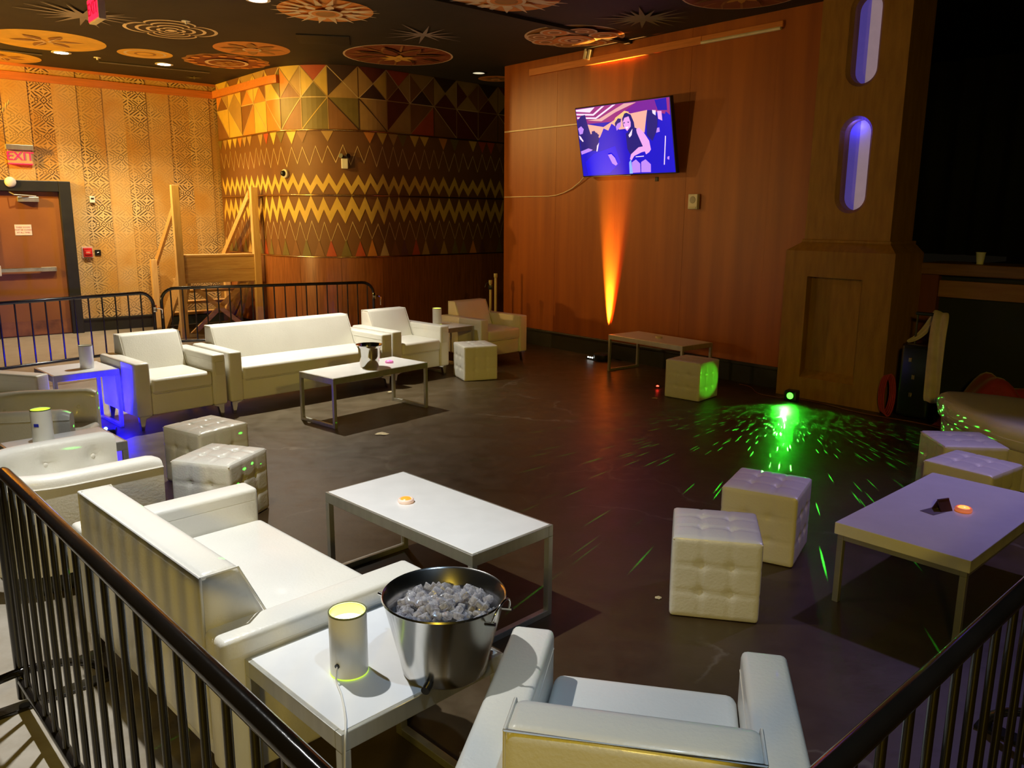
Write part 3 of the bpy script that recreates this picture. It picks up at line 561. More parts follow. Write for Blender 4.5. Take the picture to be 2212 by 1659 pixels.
# ------------------------------------------------------------------ ceiling paintings and fittings
CP = {k: mat('ceiling_' + n, c, 0.6, var=0.12, scale=5) for k, n, c in (('G', 'gold', (0.80, 0.46, 0.07)), ('O', 'orange', (0.72, 0.28, 0.06)), ('C', 'cream', (0.80, 0.62, 0.38)), ('R', 'russet', (0.26, 0.07, 0.022)), ('K', 'dark', (0.030, 0.018, 0.008)), ('W', 'grey', (0.26, 0.21, 0.17)), ('S', 'sage', (0.19, 0.20, 0.07)), ('B', 'brown', (0.40, 0.19, 0.05)))}
def rosette(x, y, r, parts, yaw=0):
    # parts: list of (points in unit radius, colour), later ones lie lower
    b = B(); keys = []
    for i, (pts, q) in enumerate(parts):
        if q not in keys: keys.append(q)
        b.poly([(u * r, v * r, -0.002 - 0.0012 * i) for u, v in pts], keys.index(q))
    o = b.obj('painted_rosette', [CP[q] for q in keys], ceiling, None); o.location = (x, y, CEIL); o.rotation_euler = (0, 0, rad(yaw)); return o
def disc(r, n=40): return [(r * math.cos(2 * PI * k / n), r * math.sin(2 * PI * k / n)) for k in range(n)]
def lobed(r, lobes, amp, n=64): return [((r + amp * math.cos(lobes * 2 * PI * k / n)) * math.cos(2 * PI * k / n), (r + amp * math.cos(lobes * 2 * PI * k / n)) * math.sin(2 * PI * k / n)) for k in range(n)]
def petal(a, r0, r1, wd):
    pts = [(r0, 0), (r0 + (r1 - r0) * 0.35, wd), (r0 + (r1 - r0) * 0.7, wd * 0.7), (r1, 0), (r0 + (r1 - r0) * 0.7, -wd * 0.7), (r0 + (r1 - r0) * 0.35, -wd)]
    c, s = math.cos(a), math.sin(a); return [(u * c - v * s, u * s + v * c) for u, v in pts]
def wedge(a, r0, r1, wd, wd1=0.0):
    pts = [(r0, wd), (r0, -wd), (r1, -wd1 if wd1 else -0.003), (r1, wd1 if wd1 else 0.003)]
    c, s = math.cos(a), math.sin(a); return [(u * c - v * s, u * s + v * c) for u, v in pts]
def ring(r, wd, q, back): return [(disc(r + wd), q), (disc(r - wd), back)]
gold = [(disc(1), 'G')] + [(petal(k * PI / 3, 0.15, 0.62, 0.11), 'B') for k in range(6)] + [(wedge(k * PI / 3, 0.05, 0.66, 0.02), 'C') for k in range(6)]
sun = [(disc(0.95), 'O')] + [(wedge(k * PI / 9, 0.55, 1.08, 0.075), 'C') for k in range(18)] + [(petal(k * PI / 4 + 0.2, 0.34, 0.68, 0.09), 'C') for k in range(8)] + ring(0.31, 0.03, 'C', 'O') + [(disc(0.2), 'B')]
quatre = []
for i, r_ in enumerate((0.93, 0.86, 0.70, 0.63, 0.49, 0.42, 0.29, 0.22, 0.12)): quatre.append(([(r_ * (0.74 + 0.26 * abs(math.cos(2 * t_)) ** 0.55) * math.cos(t_), r_ * (0.74 + 0.26 * abs(math.cos(2 * t_)) ** 0.55) * math.sin(t_)) for t_ in [2 * PI * k / 96 for k in range(96)]], 'C' if i % 2 == 0 else 'K'))
mandala = [(disc(1), 'C'), (disc(0.965), 'R')] + [(wedge(k * PI / 4, 0.05, 0.95, 0.022, 0.02), 'B') for k in range(8)] + [(petal(k * PI / 4 + PI / 8, 0.1, 0.88, 0.16), 'B') for k in range(8)] + [(petal(k * PI / 4 + PI / 8, 0.13, 0.82, 0.125), 'R') for k in range(8)] + [(petal(k * PI / 4, 0.02, 0.36, 0.07), 'G') for k in range(8)]
swirl = [(disc(1), 'C'), (disc(0.955), 'B')]
for k in range(8):
    a = k * PI / 4
    swirl += [([(0.68 * math.cos(a) + u * 0.30, 0.68 * math.sin(a) + v * 0.30) for u, v in disc(1, 20)], 'C'), ([(0.68 * math.cos(a) + u * 0.25, 0.68 * math.sin(a) + v * 0.25) for u, v in disc(1, 20)], 'O' if k % 2 else 'B'), ([(0.70 * math.cos(a) + u * 0.14, 0.70 * math.sin(a) + v * 0.14) for u, v in disc(1, 16)], 'C'), ([(0.70 * math.cos(a) + u * 0.10, 0.70 * math.sin(a) + v * 0.10) for u, v in disc(1, 16)], 'B')]
swirl += [(disc(0.42), 'O')] + ring(0.30, 0.025, 'C', 'O') + ring(0.17, 0.03, 'C', 'R') + [(disc(0.08), 'C')]
daisy = [(disc(1), 'O')] + [(petal(k * PI / 4, 0.2, 0.85, 0.14), 'B') for k in range(8)] + ring(0.22, 0.03, 'C', 'O')
doily = [(lobed(0.97, 14, 0.03), 'B'), (disc(0.86), 'R')] + [([(0.80 * math.cos(k * PI / 7) + u * 0.10, 0.80 * math.sin(k * PI / 7) + v * 0.10) for u, v in disc(1, 12)], 'O') for k in range(14)] + ring(0.45, 0.04, 'C', 'R') + [(petal(k * PI / 3, 0.05, 0.38, 0.1), 'B') for k in range(6)]
def burst(q, n, w0, seed):
    rr = random.Random(seed); return [(wedge(k * 2 * PI / n + rr.uniform(-0.06, 0.06), 0.02, rr.uniform(0.65, 1.0), w0), q) for k in range(n)]
rosette(-5.58, 10.32, 0.64, gold, 20); rosette(-6.75, 11.36, 0.45, gold, 50); rosette(-3.83, 9.67, 0.53, quatre, 20); rosette(-4.74, 11.07, 0.33, [(disc(1), 'G')] + ring(0.72, 0.05, 'C', 'G') + [(disc(0.4), 'B'), (disc(0.3), 'G')])
rosette(-1.9, 8.75, 0.50, sun, 10); rosette(-3.26, 10.72, 0.46, daisy, 15); rosette(-3.87, 11.58, 0.57, doily, 0); rosette(-1.03, 9.81, 0.56, burst('W', 12, 0.05, 2), 40); rosette(-1.49, 11.07, 0.70, mandala, 12)
rosette(0.68, 9.85, 0.57, swirl, 8); rosette(1.32, 8.94, 0.52, burst('S', 18, 0.08, 5), 0); rosette(-0.08, 8.20, 0.55, sun, 30); rosette(2.08, 8.02, 0.55, mandala, 30); rosette(-4.46, 9.01, 0.66, burst('W', 16, 0.06, 9), 12)
rosette(-0.28, 12.81, 0.26, daisy, 0); rosette(-4.81, 12.89, 0.2, burst('S', 10, 0.1, 4)); rosette(-2.9, 7.2, 0.5, sun, 0)
B().box(-0.30, 0.30, -0.25, 0.25, -0.012, 0, 0.004).obj('vent_frame', mat('vent_black', (0.008, 0.007, 0.005), 0.6), ceiling, loc=(-2.23, 10.12, CEIL), rz=rad(10))
LENS = mat('downlight_lens', (0.9, 0.9, 0.9), 0.3, emis=(1.0, 0.97, 0.88), es=30.0); DIM = mat('downlight_lens_dim', (0.8, 0.8, 0.7), 0.3, emis=(1.0, 0.9, 0.6), es=0.8)
for i, (x, y, m_, lab) in enumerate(((-5.79, 11.02, LENS, 'bright recessed downlight nearest the left edge, beside the gold disc'), (-4.80, 11.79, LENS, 'bright recessed downlight over the patterned wall, right of the first'), (-2.45, 8.33, LENS, 'bright downlight at the very top edge of the picture'), (-0.51, 12.30, DIM, 'dim recessed downlight near the dark corner of the mural'))):
    t = thing('recessed_downlight', lab, 'ceiling light', (x, y, CEIL), 0, 'recessed downlights')
    B().lathe([(0.085, -0.001), (0.115, -0.001), (0.118, -0.008), (0.085, -0.010)], 28, closed=True).obj('trim_ring', WHITEPLASTIC if m_ is LENS else BLACKTRIM, t, True, 40)
    B().lathe([(0.0, -0.006), (0.085, -0.006), (0.085, -0.001), (0, -0.001)], 28).obj('lens', m_, t)
for x, y, lab in ((-3.5, 9.25, 'pale round sprinkler plate on the ceiling above the quatrefoil'), (-5.5, 11.36, 'pale round sprinkler plate on the ceiling between two downlights')):
    tag(B().lathe([(0, -0.03), (0.012, -0.03), (0.012, -0.006), (0.045, -0.005), (0.045, 0), (0, 0)], 20).obj('sprinkler', WHITEPLASTIC, None, True, 40, loc=(x, y, CEIL)), lab, 'sprinkler')
for x0, y0, x1, y1, lab in ((-6.8, 10.55, -6.1, 11.13, 'thin pale track strip on the ceiling by the gold disc'), (-5.6, 11.6, -4.4, 12.4, 'thin dark track strip on the ceiling above the patterned wall')):
    tag(B().tube([(x0, y0, CEIL - 0.012), (x1, y1, CEIL - 0.012)], 0.012, 6).obj('ceiling_track', mat('track_metal', (0.25, 0.2, 0.12), 0.4, metal=0.6), None, True), lab, 'track')
xs = thing('hanging_exit_sign', 'red lit exit sign hanging from the ceiling at the top left', 'exit sign', (-3.655, 7.615, 3.40), -49)
B().box(-0.16, 0.16, -0.03, 0.03, 0, 0.2, 0.006).obj('housing', mat('cream_metal', (0.62, 0.52, 0.28), 0.4), xs)
B().box(-0.15, 0.15, -0.034, -0.03, 0.012, 0.188).obj('red_panel', REDLIT, xs)
text_mesh('exit_letters', 'EXIT', 0.15, mat('exit_dark_red', (0.45, 0.0, 0.03), 0.4, emis=(0.45, 0.0, 0.03), es=0.7), xs, (0, -0.035, 0.1), (PI / 2, 0, 0), 0.001)
B().tube([(0, 0, 0.2), (0, 0, CEIL - 3.40)], 0.012, 8).obj('stem', BLACKTRIM, xs)

# ------------------------------------------------------------------ wooden stair unit
st = thing('wooden_stair', 'raw pine stair unit with tall posts and handrails by the patterned wall', 'stairs', (-4.72, 11.62, 0), 38)
SW, SR, SZ = 1.12, 1.38, 1.15
for x in (0, SW):
    B().box(x - 0.05, x + 0.05, -0.045, 0.045, 0, 2.147, 0.004).obj('post', LUMBER, st)
    B().box(x - 0.045, x + 0.045, SR - 0.045, SR + 0.045, 0, 1.06, 0.004).obj('newel_post', LUMBER, st)
    B().prism([(0.03, 2.10), (0.03, 1.98), (SR + 0.04, 0.96), (SR + 0.04, 1.08)], 'x', x - 0.075 if x else x + 0.04, x - 0.035 if x else x + 0.08, 0.003).obj('handrail', LUMBERX, st)
    B().prism([(0.04, SZ), (0.04, SZ - 0.30), (SR - 0.25, 0), (SR + 0.0, 0), (SR + 0.0, 0.16)], 'x', x + 0.05 if not x else x - 0.09, x + 0.09 if not x else x - 0.05, 0.003).obj('stringer', LUMBERX, st)
    B().prism([(0.0, 0.80), (0.10, 0.80), (0.72, 0.02), (0.60, 0.02)], 'x', x + 0.10 if not x else x - 0.14, x + 0.14 if not x else x - 0.10, 0.003).obj('brace', LUMBERX, st)
B().box(0.05, SW - 0.05, -0.02, 0.02, 0.965, SZ, 0.004).obj('fascia_plank', LUMBERX, st)
B().box(0.05, SW - 0.05, -0.02, 0.02, 0.78, 0.961, 0.004).obj('fascia_plank', LUMBERX, st)
B().box(0.05, SW - 0.05, -0.03, 0.28, SZ, SZ + 0.03, 0.003).obj('tread', LUMBERX, st)
for i in range(5):
    z = SZ - 0.19 * (i + 1); yy = 0.26 + 0.22 * i
    B().box(0.09, SW - 0.09, yy, yy + 0.26, z, z + 0.035, 0.003).obj('tread', LUMBERX, st)
for q in (0, 1):
    B().prism([(0.12, 0.05), (0.22, 0.05), (SW - 0.12, 0.74), (SW - 0.22, 0.74)] if q else [(SW - 0.12, 0.05), (SW - 0.22, 0.05), (0.12, 0.74), (0.22, 0.74)], 'y', 0.06 + 0.045 * q, 0.10 + 0.045 * q, 0.003).obj('brace', LUMBERX, st)
B().box(0.62, 0.80, 0.2, 0.38, 0, 0.16, 0.01).obj('foot_block', BLACKTRIM, st)

# ------------------------------------------------------------------ crowd barricades
def barricade(label, P, Q, h, spacing, zb, feet=(), rt=0.019, phase=0.0, hook=None):
    P, Q = Vector(P), Vector(Q); Lg = (Q - P).length; yaw = math.degrees(math.atan2(Q.y - P.y, Q.x - P.x))
    t = thing('crowd_barricade', label, 'barricade', (P.x, P.y, 0), yaw, 'black steel barricades')
    R = 0.15; pts = []
    def arc(cx, cz, a0, a1): return [(cx + R * math.cos(rad(a0 + (a1 - a0) * k / 7)), 0, cz + R * math.sin(rad(a0 + (a1 - a0) * k / 7))) for k in range(8)]
    pts = [(0, 0, 0.03)] + [(0, 0, zb)] + arc(R, h - rt - R, 180, 90) + arc(Lg - R, h - rt - R, 90, 0) + [(Lg, 0, zb), (Lg, 0, 0.03)]
    B().tube(pts, rt, 12).obj('frame', BLACKPAINT, t, True, 60)
    B().tube([(0, 0, zb), (Lg, 0, zb)], rt * 0.85, 10).obj('bottom_rail', BLACKPAINT, t, True, 60)
    me = None; x = spacing * (0.8 + phase)
    while x < Lg - 0.05:
        top = h - rt
        if x < R: top = h - rt - R + math.sqrt(R * R - (R - x) ** 2)
        if x > Lg - R: top = h - rt - R + math.sqrt(max(0, R * R - (x - Lg + R) ** 2))
        if me is None or R > x or x > Lg - R - spacing:
            o = B().tube([(0, 0, zb), (0, 0, top)], 0.0085 if h < 0.93 else 0.0098, 8).obj('bar', BLACKPAINT, t, True, 60); o.location = (x, 0, 0)
            if x >= R and x < Lg - R: me = o.data
        else:
            o = bpy.data.objects.new('bar', me); COL.objects.link(o); o.parent = t; o.location = (x, 0, 0)
        x += spacing
    for fx_ in feet:
        f = B().box(fx_ - 0.03, fx_ + 0.03, -0.30, 0.30, 0.0, 0.014, 0.003).obj('foot_plate', BLACKPAINT, t)
        B().tube([(fx_, 0.27 * math.cos(rad(a)), 0.012 + 0.13 * math.sin(rad(a))) for a in range(0, 181, 12)], 0.016, 8).obj('foot_arch', BLACKPAINT, f, True, 60)
    if hook is not None:
        B().tube([(hook, 0, 0.72), (hook + 0.06, 0.0, 0.72), (hook + 0.10, 0.0, 0.70), (hook + 0.10, 0, 0.60)], 0.011, 8).box(hook - 0.012, hook + 0.03, -0.02, 0.02, 0.68, 0.76, 0.003).obj('hook', CHROME if hook > 2.1 else BLACKPAINT, t, True, 40)
    return t
dF = (Vector((-4.104, 8.929)) - Vector((-4.928, 7.809))).normalized()
barricade('black barricade in front of the brown door, behind the left armchair', Vector((-4.104, 8.929)) + dF * 0.16 - dF * 2.4, Vector((-4.104, 8.929)) + dF * 0.16, 0.92, 0.143, 0.27, (0.15, 2.25), hook=2.4)
dF2 = (Vector((-1.955, 10.593)) - Vector((-3.952, 9.569))).normalized()
barricade('black barricade behind the long sofa, before the wooden stair', Vector((-3.952, 9.569)) - dF2 * 0.17, Vector((-1.955, 10.593)) + dF2 * 0.15, 0.92, 0.132, 0.27, (0.15, 2.4), hook=2.56)
dG = (Vector((-0.301, 1.113)) - Vector((-1.718, 2.615))).normalized()
barricade('black glossy barricade in the left foreground behind the loveseat', Vector((-1.718, 2.615)) - dG * 0.075, Vector((-1.718, 2.615)) + dG * 2.35, 0.935, 0.115, 0.10, (0.02, 2.2), rt=0.021)
dH = (Vector((1.197, 1.761)) - Vector((0.498, 1.122))).normalized()
barricade('black barricade in the right foreground corner', Vector((0.498, 1.122)) - dH * 0.35, Vector((0.498, 1.122)) + dH * 2.05, 0.935, 0.115, 0.10, (0.15, 2.2), rt=0.021)

# ------------------------------------------------------------------ white lounge furniture
WA, DD, HA, HB, ZB, TB = 0.125, 0.737, 0.565, 0.728, 0.117, 0.126
def puffy(bm, amt, cx, cy, hx, hy, ztop):
    for v in bm.verts:
        if v.co.z > ztop - 0.02:
            u = max(0, 1 - abs(v.co.x - cx) / hx); w_ = max(0, 1 - abs(v.co.y - cy) / hy); v.co.z += amt * min(1, 2.2 * u) * min(1, 2.2 * w_)
def lounge(name, label, cat, W, loc, yaw, outlets=(), group=None):
    t = thing(name, label, cat, (*loc, 0), yaw, group)
    xi = W / 2 - WA
    B().box(-xi, xi, -DD / 2 + 0.02, DD / 2 - 0.02, ZB, 0.31, 0.012).obj('base', LEATHER, t, True, 50)
    b = B().box(-xi + 0.002, xi - 0.002, -DD / 2 - 0.006, DD / 2 - 0.16, 0.295, 0.425, 0.032, 4)
    cu_ = b.obj('seat_cushion', LEATHER, t, True, 60)
    B().tube([(-xi + 0.02, -DD / 2 - 0.006, 0.302), (xi - 0.02, -DD / 2 - 0.006, 0.302)], 0.004, 6).obj('piping', PIPING, cu_, True)
    b = B().prism([(DD / 2, ZB + 0.04), (DD / 2, HB), (DD / 2 - TB, HB), (DD / 2 - 0.265, 0.41), (DD / 2 - 0.265, ZB + 0.04)], 'x', -xi + 0.001, xi - 0.001, 0.028, 4)
    bk = b.obj('backrest', LEATHER, t, True, 60)
    e = 0.006
    B().tube([(-xi + e, DD / 2 - e, 0.2), (-xi + e, DD / 2 - e, HB - e), (xi - e, DD / 2 - e, HB - e), (xi - e, DD / 2 - e, 0.2)], 0.0045, 6).obj('piping', PIPING, bk, True)
    for q in (-1, 1): B().tube([(q * (xi - e), DD / 2 - e, HB - e), (q * (xi - e), DD / 2 - TB + 0.004, HB - e), (q * (xi - e), DD / 2 - 0.262, 0.43)], 0.004, 6).obj('piping', PIPING, bk, True)
    for q in (-1, 1):
        a, c = (q * xi, q * W / 2) if q > 0 else (-W / 2, -xi)
        ar = B().box(a, c, -DD / 2, DD / 2, ZB, HA, 0.018, 3).obj('arm', LEATHER, t, True, 60)
        z_ = HA - 0.055
        for xx in (a + 0.001, c - 0.001): B().tube([(xx, -DD / 2 + 0.02, z_), (xx, DD / 2 - 0.02, z_)], 0.003, 5).obj('seam', PIPING, ar, True)
        if q in outlets:
            p_ = B().box((a + c) / 2 - 0.036, (a + c) / 2 + 0.036, -DD / 2 - 0.006, -DD / 2 + 0.004, 0.38, 0.50, 0.003).obj('outlet_plate', WHITEPLASTIC, ar)
    for qx in (-1, 1):
        for qy in (-1, 1):
            B().prism([(qx * (W / 2 - 0.02), ZB + 0.004), (qx * (W / 2 - 0.15), ZB + 0.004), (qx * (W / 2 - 0.075), ZB - 0.025), (qx * (W / 2 - 0.055), 0.0), (qx * (W / 2 - 0.03), 0.0)], 'y', qy * (DD / 2 - 0.045) - 0.02, qy * (DD / 2 - 0.045) + 0.02, 0.003).obj('leg', CHROME, t)
    return t
lounge('armchair', 'white leather armchair lit blue on its side, left of the long sofa', 'armchair', 0.782, (-3.047, 6.983), 46.3, (1,), 'white box armchairs')
lounge('sofa', 'long white leather three-seat sofa in front of the barricade', 'sofa', 1.775, (-2.129, 7.938), 45.0, (1,))
lounge('armchair', 'white leather armchair right of the long sofa, beside the lit lamp', 'armchair', 0.782, (-1.24, 8.952), 45.5, (1,), 'white box armchairs')
lounge('armchair', 'tan shaded armchair in the far corner before the orange wall', 'armchair', 0.782, (-0.354, 9.984), 45.2, (), 'white box armchairs')
lounge('armchair', 'white armchair seen from behind at the bottom of the picture', 'armchair', 0.782, (0.318, 1.798), 168.2, (), 'white box armchairs')
lounge('armchair', 'armchair at the left edge mostly hidden behind a tufted tub chair', 'armchair', 0.782, (-3.98, 5.786), 74.3, (), 'white box armchairs')
lounge('loveseat', 'white leather two-seat loveseat in the left foreground, seen from behind', 'sofa', 1.309, (-1.016, 2.824), 135.0, ())

# tub chairs
def tub_chair(label, loc, yaw):
    t = thing('tub_chair', label, 'armchair', (*loc, 0), yaw, 'white tufted tub chairs')
    RR = 0.315; path = []; y0, yc = -0.36, 0.045
    n = 14
    for k in range(n): path.append((Vector((-RR, y0 + (yc - y0) * k / n)), Vector((-1, 0))))
    for k in range(31):
        a = PI - PI * k / 30; path.append((Vector((RR * math.cos(a), yc + RR * math.sin(a))), Vector((math.cos(a), math.sin(a)))))
    for k in range(1, n + 1): path.append((Vector((RR, yc + (y0 - yc) * k / n)), Vector((1, 0))))
    prof = [(0.012, 0.12), (0.026, 0.2), (0.038, 0.32), (0.045, 0.45), (0.047, 0.56), (0.047, 0.605), (0.044, 0.635), (0.034, 0.655), (0.012, 0.664), (-0.014, 0.664), (-0.036, 0.655), (-0.047, 0.635), (-0.05, 0.605), (-0.05, 0.575), (-0.05, 0.545), (-0.05, 0.515), (-0.05, 0.485), (-0.05, 0.45), (-0.046, 0.36), (-0.03, 0.12)]
    prof = [(o_, 0.12 + (z - 0.12) * 0.885) for o_, z in prof]; ZQ = 0.483
    s_ = [0]
    for i in range(1, len(path)): s_.append(s_[-1] + (path[i][0] - path[i - 1][0]).length)
    tot = s_[-1]; nb = 8; bs = [tot * (k + 0.5) / nb for k in range(nb)]
    b = B(); rings = []
    for i, (p_, nn) in enumerate(path):
        ringv = []
        endf = min(s_[i], tot - s_[i]); drop = 0.02 * max(0, 1 - endf / 0.06) ** 2
        for o_, z in prof:
            d = 0
            if o_ < -0.04 and 0.40 < z < 0.56:
                for q in bs: d += 0.026 * math.exp(-((s_[i] - q) ** 2 + (z - ZQ) ** 2) / 0.0016)
                d += 0.006 * sum(math.exp(-((s_[i] - q) ** 2) / 0.0002) for q in bs) * (1 if z > ZQ else 0.3)
            ringv.append(b.bm.verts.new((p_.x + nn.x * (o_ + d), p_.y + nn.y * (o_ + d), z - (drop if z > 0.53 else 0))))
        rings.append(ringv)
    m = len(prof)
    for A, C_ in zip(rings[:-1], rings[1:]):
        for k in range(m): b.bm.faces.new((A[k], A[(k + 1) % m], C_[(k + 1) % m], C_[k]))
    b.bm.faces.new(rings[0]); b.bm.faces.new(rings[-1][::-1])
    sh = b.obj('shell', LEATHER, t, True, 55)
    B().tube([(p_.x + nn.x * 0.049, p_.y + nn.y * 0.049, 0.548) for p_, nn in path], 0.004, 6).obj('piping', PIPING, sh, True)
    for q in bs:
        i = min(range(len(path)), key=lambda j: abs(s_[j] - q)); p_, nn = path[i]
        B().lathe([(0, -0.006), (0.012, -0.004), (0.015, 0.001), (0.011, 0.006), (0, 0.008)], 12).obj('button', PIPING, sh, True, 60, loc=(p_.x - nn.x * 0.024, p_.y - nn.y * 0.024, ZQ)).rotation_euler = (0, rad(90), math.atan2(-nn.y, -nn.x))
    B().box(-0.268, 0.268, -0.375, 0.24, 0.13, 0.385, 0.03, 4).obj('seat_cushion', LEATHER, t, True, 60)
    B().box(-0.27, 0.27, -0.29, 0.27, 0.0, 0.13, 0.06, 4).obj('plinth', BLACKTRIM, t, True)
    return t
tub_chair('white tufted tub chair behind the near loveseat at the left', AB(1.13, -4.26)[:2], 135)
tub_chair('tan shaded tub chair behind the front tub chair, with a lamp beside it', AB(1.34, -5.695)[:2], 104)

# tables
def table(name, label, L_, Wd, h, loc, yaw, top='inset', group=None, frame=BRUSHED, bars=True):
    t = thing(name, label, 'table', (*loc, 0), yaw, group); lw = 0.028; hx, hy = L_ / 2, Wd / 2
    if top == 'slab':
        B().box(-hx, hx, -hy, hy, h - 0.056, h, 0.003).obj('tabletop', LAMINATE, t); ft = h - 0.056; hx -= 0.012; hy -= 0.012
    else:
        B().box(-hx + 0.012, hx - 0.012, -hy + 0.012, hy - 0.012, h - 0.014, h + 0.001, 0.002).obj('tabletop', LAMINATE, t); ft = h
    rh = 0.052 if top != 'slab' else 0.026
    for q in (-1, 1):
        B().box(-hx, hx, q * hy - (lw if q > 0 else 0), q * hy + (lw if q < 0 else 0), ft - rh, ft - 0.001, 0.002).obj('rail', frame, t)
        B().box(q * hx - (lw if q > 0 else 0), q * hx + (lw if q < 0 else 0), -hy + lw, hy - lw, ft - rh, ft - 0.001, 0.002).obj('rail', frame, t)
        if bars: B().box(q * hx - (lw if q > 0 else 0), q * hx + (lw if q < 0 else 0), -hy + lw, hy - lw, 0, lw, 0.002).obj('floor_bar', frame, t)
        for r_ in (-1, 1):
            B().box(q * hx - (lw if q > 0 else 0), q * hx + (lw if q < 0 else 0), r_ * hy - (lw if r_ > 0 else 0), r_ * hy + (lw if r_ < 0 else 0), 0, ft - rh, 0.002).obj('leg', frame, t)
    return t
table('coffee_table', 'white coffee table with an orange puck light in the middle foreground', 1.0687, 0.4833, 0.4286, (-0.363, 3.592), -44.7, group='steel framed coffee tables')
table('coffee_table', 'white coffee table with an ice bucket in front of the long sofa', 1.0687, 0.4833, 0.4286, (-1.3146, 7.1575), 49.2, group='steel framed coffee tables')
table('coffee_table', 'far coffee table with a plain puck beside the orange wall', 1.10, 0.50, 0.4286, (1.646, 9.036), -51.8, group='steel framed coffee tables')
table('slab_table', 'thick topped white table with a red puck light at the right', 1.13, 0.58, 0.39, (2.106, 3.71), 42.4, 'slab', frame=mat('dull_steel', (0.40, 0.40, 0.30), 0.35, metal=0.6), bars=False)
table('side_table', 'white side table holding the lamp and the big ice bucket in the foreground', 0.56, 0.50, 0.50, AB(1.252, -1.81)[:2], 45, group='white side tables')
table('side_table', 'side table lit blue between two armchairs at the left', 0.50, 0.50, 0.50, (-3.606, 6.612), 45, group='white side tables')
table('side_table', 'dark side table between the two far armchairs', 0.50, 0.50, 0.50, (-0.80, 9.47), 45, group='white side tables')
table('side_table', 'side table hidden between the two tub chairs', 0.54, 0.44, 0.50, AB(1.33, -4.89)[:2], 45, group='white side tables')

# tufted cube ottomans
def otto_bm(faces, a=0.194, h=0.38, N_=27, r=0.016):
    b = B()
    for f in faces:
        grid = []
        for i in range(N_ + 1):
            row = []
            for j in range(N_ + 1):
                u, v = 2 * i / N_ - 1, 2 * j / N_ - 1
                top_ = f == 't'; kd, ks, kp = (0.013, 0.005, 0.010) if top_ else (0.009, 0.0030, 0.0025)
                d = 0
                for bu in (-1 / 3, 1 / 3):
                    for bv in (-1 / 3, 1 / 3): d -= kd * math.exp(-((u - bu) ** 2 + (v - bv) ** 2) / 0.012)
                for q in (-1 / 3, 1 / 3): d -= ks * (math.exp(-((u - q) ** 2) / 0.0012) + math.exp(-((v - q) ** 2) / 0.0012))
                d += kp * (1 - u ** 4) * (1 - v ** 4)
                d *= (1 - abs(u) ** 12) * (1 - abs(v) ** 12)
                hz = h / 2
                if f == 't': p_ = Vector((u * a, v * a, hz)); n_ = Vector((0, 0, 1))
                else:
                    k = 'fbrl'.index(f); ang = (0, PI, PI / 2, -PI / 2)[k]
                    p_ = Matrix.Rotation(ang, 3, 'Z') @ Vector((u * a, -a, v * hz)); n_ = Matrix.Rotation(ang, 3, 'Z') @ Vector((0, -1, 0))
                c_ = Vector((max(-a + r, min(a - r, p_.x)), max(-a + r, min(a - r, p_.y)), max(-hz + r, min(hz - r, p_.z))))
                dv = p_ - c_
                if dv.length > 1e-9: p_ = c_ + dv.normalized() * r
                p_ = p_ + n_ * d
                row.append(b.bm.verts.new(p_ + Vector((0, 0, hz))))
            grid.append(row)
        for i in range(N_):
            for j in range(N_): b.bm.faces.new((grid[i][j], grid[i + 1][j], grid[i + 1][j + 1], grid[i][j + 1]))
    bmesh.ops.remove_doubles(b.bm, verts=b.bm.verts[:], dist=1e-5)
    return b
OTT = thing('cube_ottoman', 'tufted white cube ottoman nearest the camera at the right', 'ottoman', (0.944, 3.532, 0), -11.6, 'tufted white cube ottomans')
otto_bm('fbrl').obj('body', LEATHER, OTT, True, 60)
tp_ = otto_bm('t').obj('top_panel', LEATHER, OTT, True, 60)
B().tube([(q * 0.19, r_ * 0.19, 0.368) for q, r_ in ((-1, -1), (1, -1), (1, 1), (-1, 1))], 0.003, 6, True).obj('piping', PIPING, tp_, True)
for x, y, yaw, lab in ((1.371, 4.152, -30, 'tufted white cube ottoman just behind the nearest one at the right'), (1.7975, 7.978, -42, 'tufted cube ottoman with a green lit side before the far coffee table'), (-0.41, 8.871, -67.9 + 90, 'olive lit cube ottoman at the foot of the far armchair'),
        (-2.052, 5.277, -33, 'tan cube ottoman behind another one, in front of the blue light'), (-1.715, 4.592, -15.5, 'white cube ottoman beside the near loveseat arm'), (2.904, 5.05, -5, 'lilac topped cube ottoman against the round bench'), (2.684, 4.539, -54, 'lilac topped cube ottoman between the bench and the thick topped table')):
    dup(OTT, (x, y, 0), yaw, lab)

# rounded bench at the right edge
def spline(pts, sub=8):
    n = len(pts); out = []
    for i in range(n):
        p0, p1, p2, p3 = (Vector(pts[(i + k) % n]) for k in (-1, 0, 1, 2))
        for j in range(sub):
            t_ = j / sub; out.append(0.5 * ((2 * p1) + (p2 - p0) * t_ + (2 * p0 - 5 * p1 + 4 * p2 - p3) * t_ * t_ + (3 * p1 - p0 - 3 * p2 + p3) * t_ ** 3))
    return out
OUT = [(3.40, 6.26), (3.68, 6.13), (3.90, 5.94), (4.35, 5.55), (4.62, 5.05), (4.55, 4.55), (4.15, 4.28), (3.70, 4.42), (3.38, 4.92), (3.25, 5.21), (3.22, 5.43), (3.21, 5.65), (3.22, 5.88), (3.28, 6.10)]
bench = thing('round_bench', 'rounded white upholstered bench at the right edge behind two ottomans', 'bench', (3.9, 5.3, 0), 0)
ol = [p_ - Vector((3.9, 5.3)) for p_ in spline(OUT, 6)]
def inset_ring(k, dz): return [(p_.x * k, p_.y * k, dz) for p_ in ol]
b = B(); prof = [(0.90, 0.27), (0.965, 0.275), (0.99, 0.30), (1.0, 0.34), (1.0, 0.39), (0.985, 0.425), (0.95, 0.445), (0.88, 0.452), (0.6, 0.46), (0.2, 0.462)]
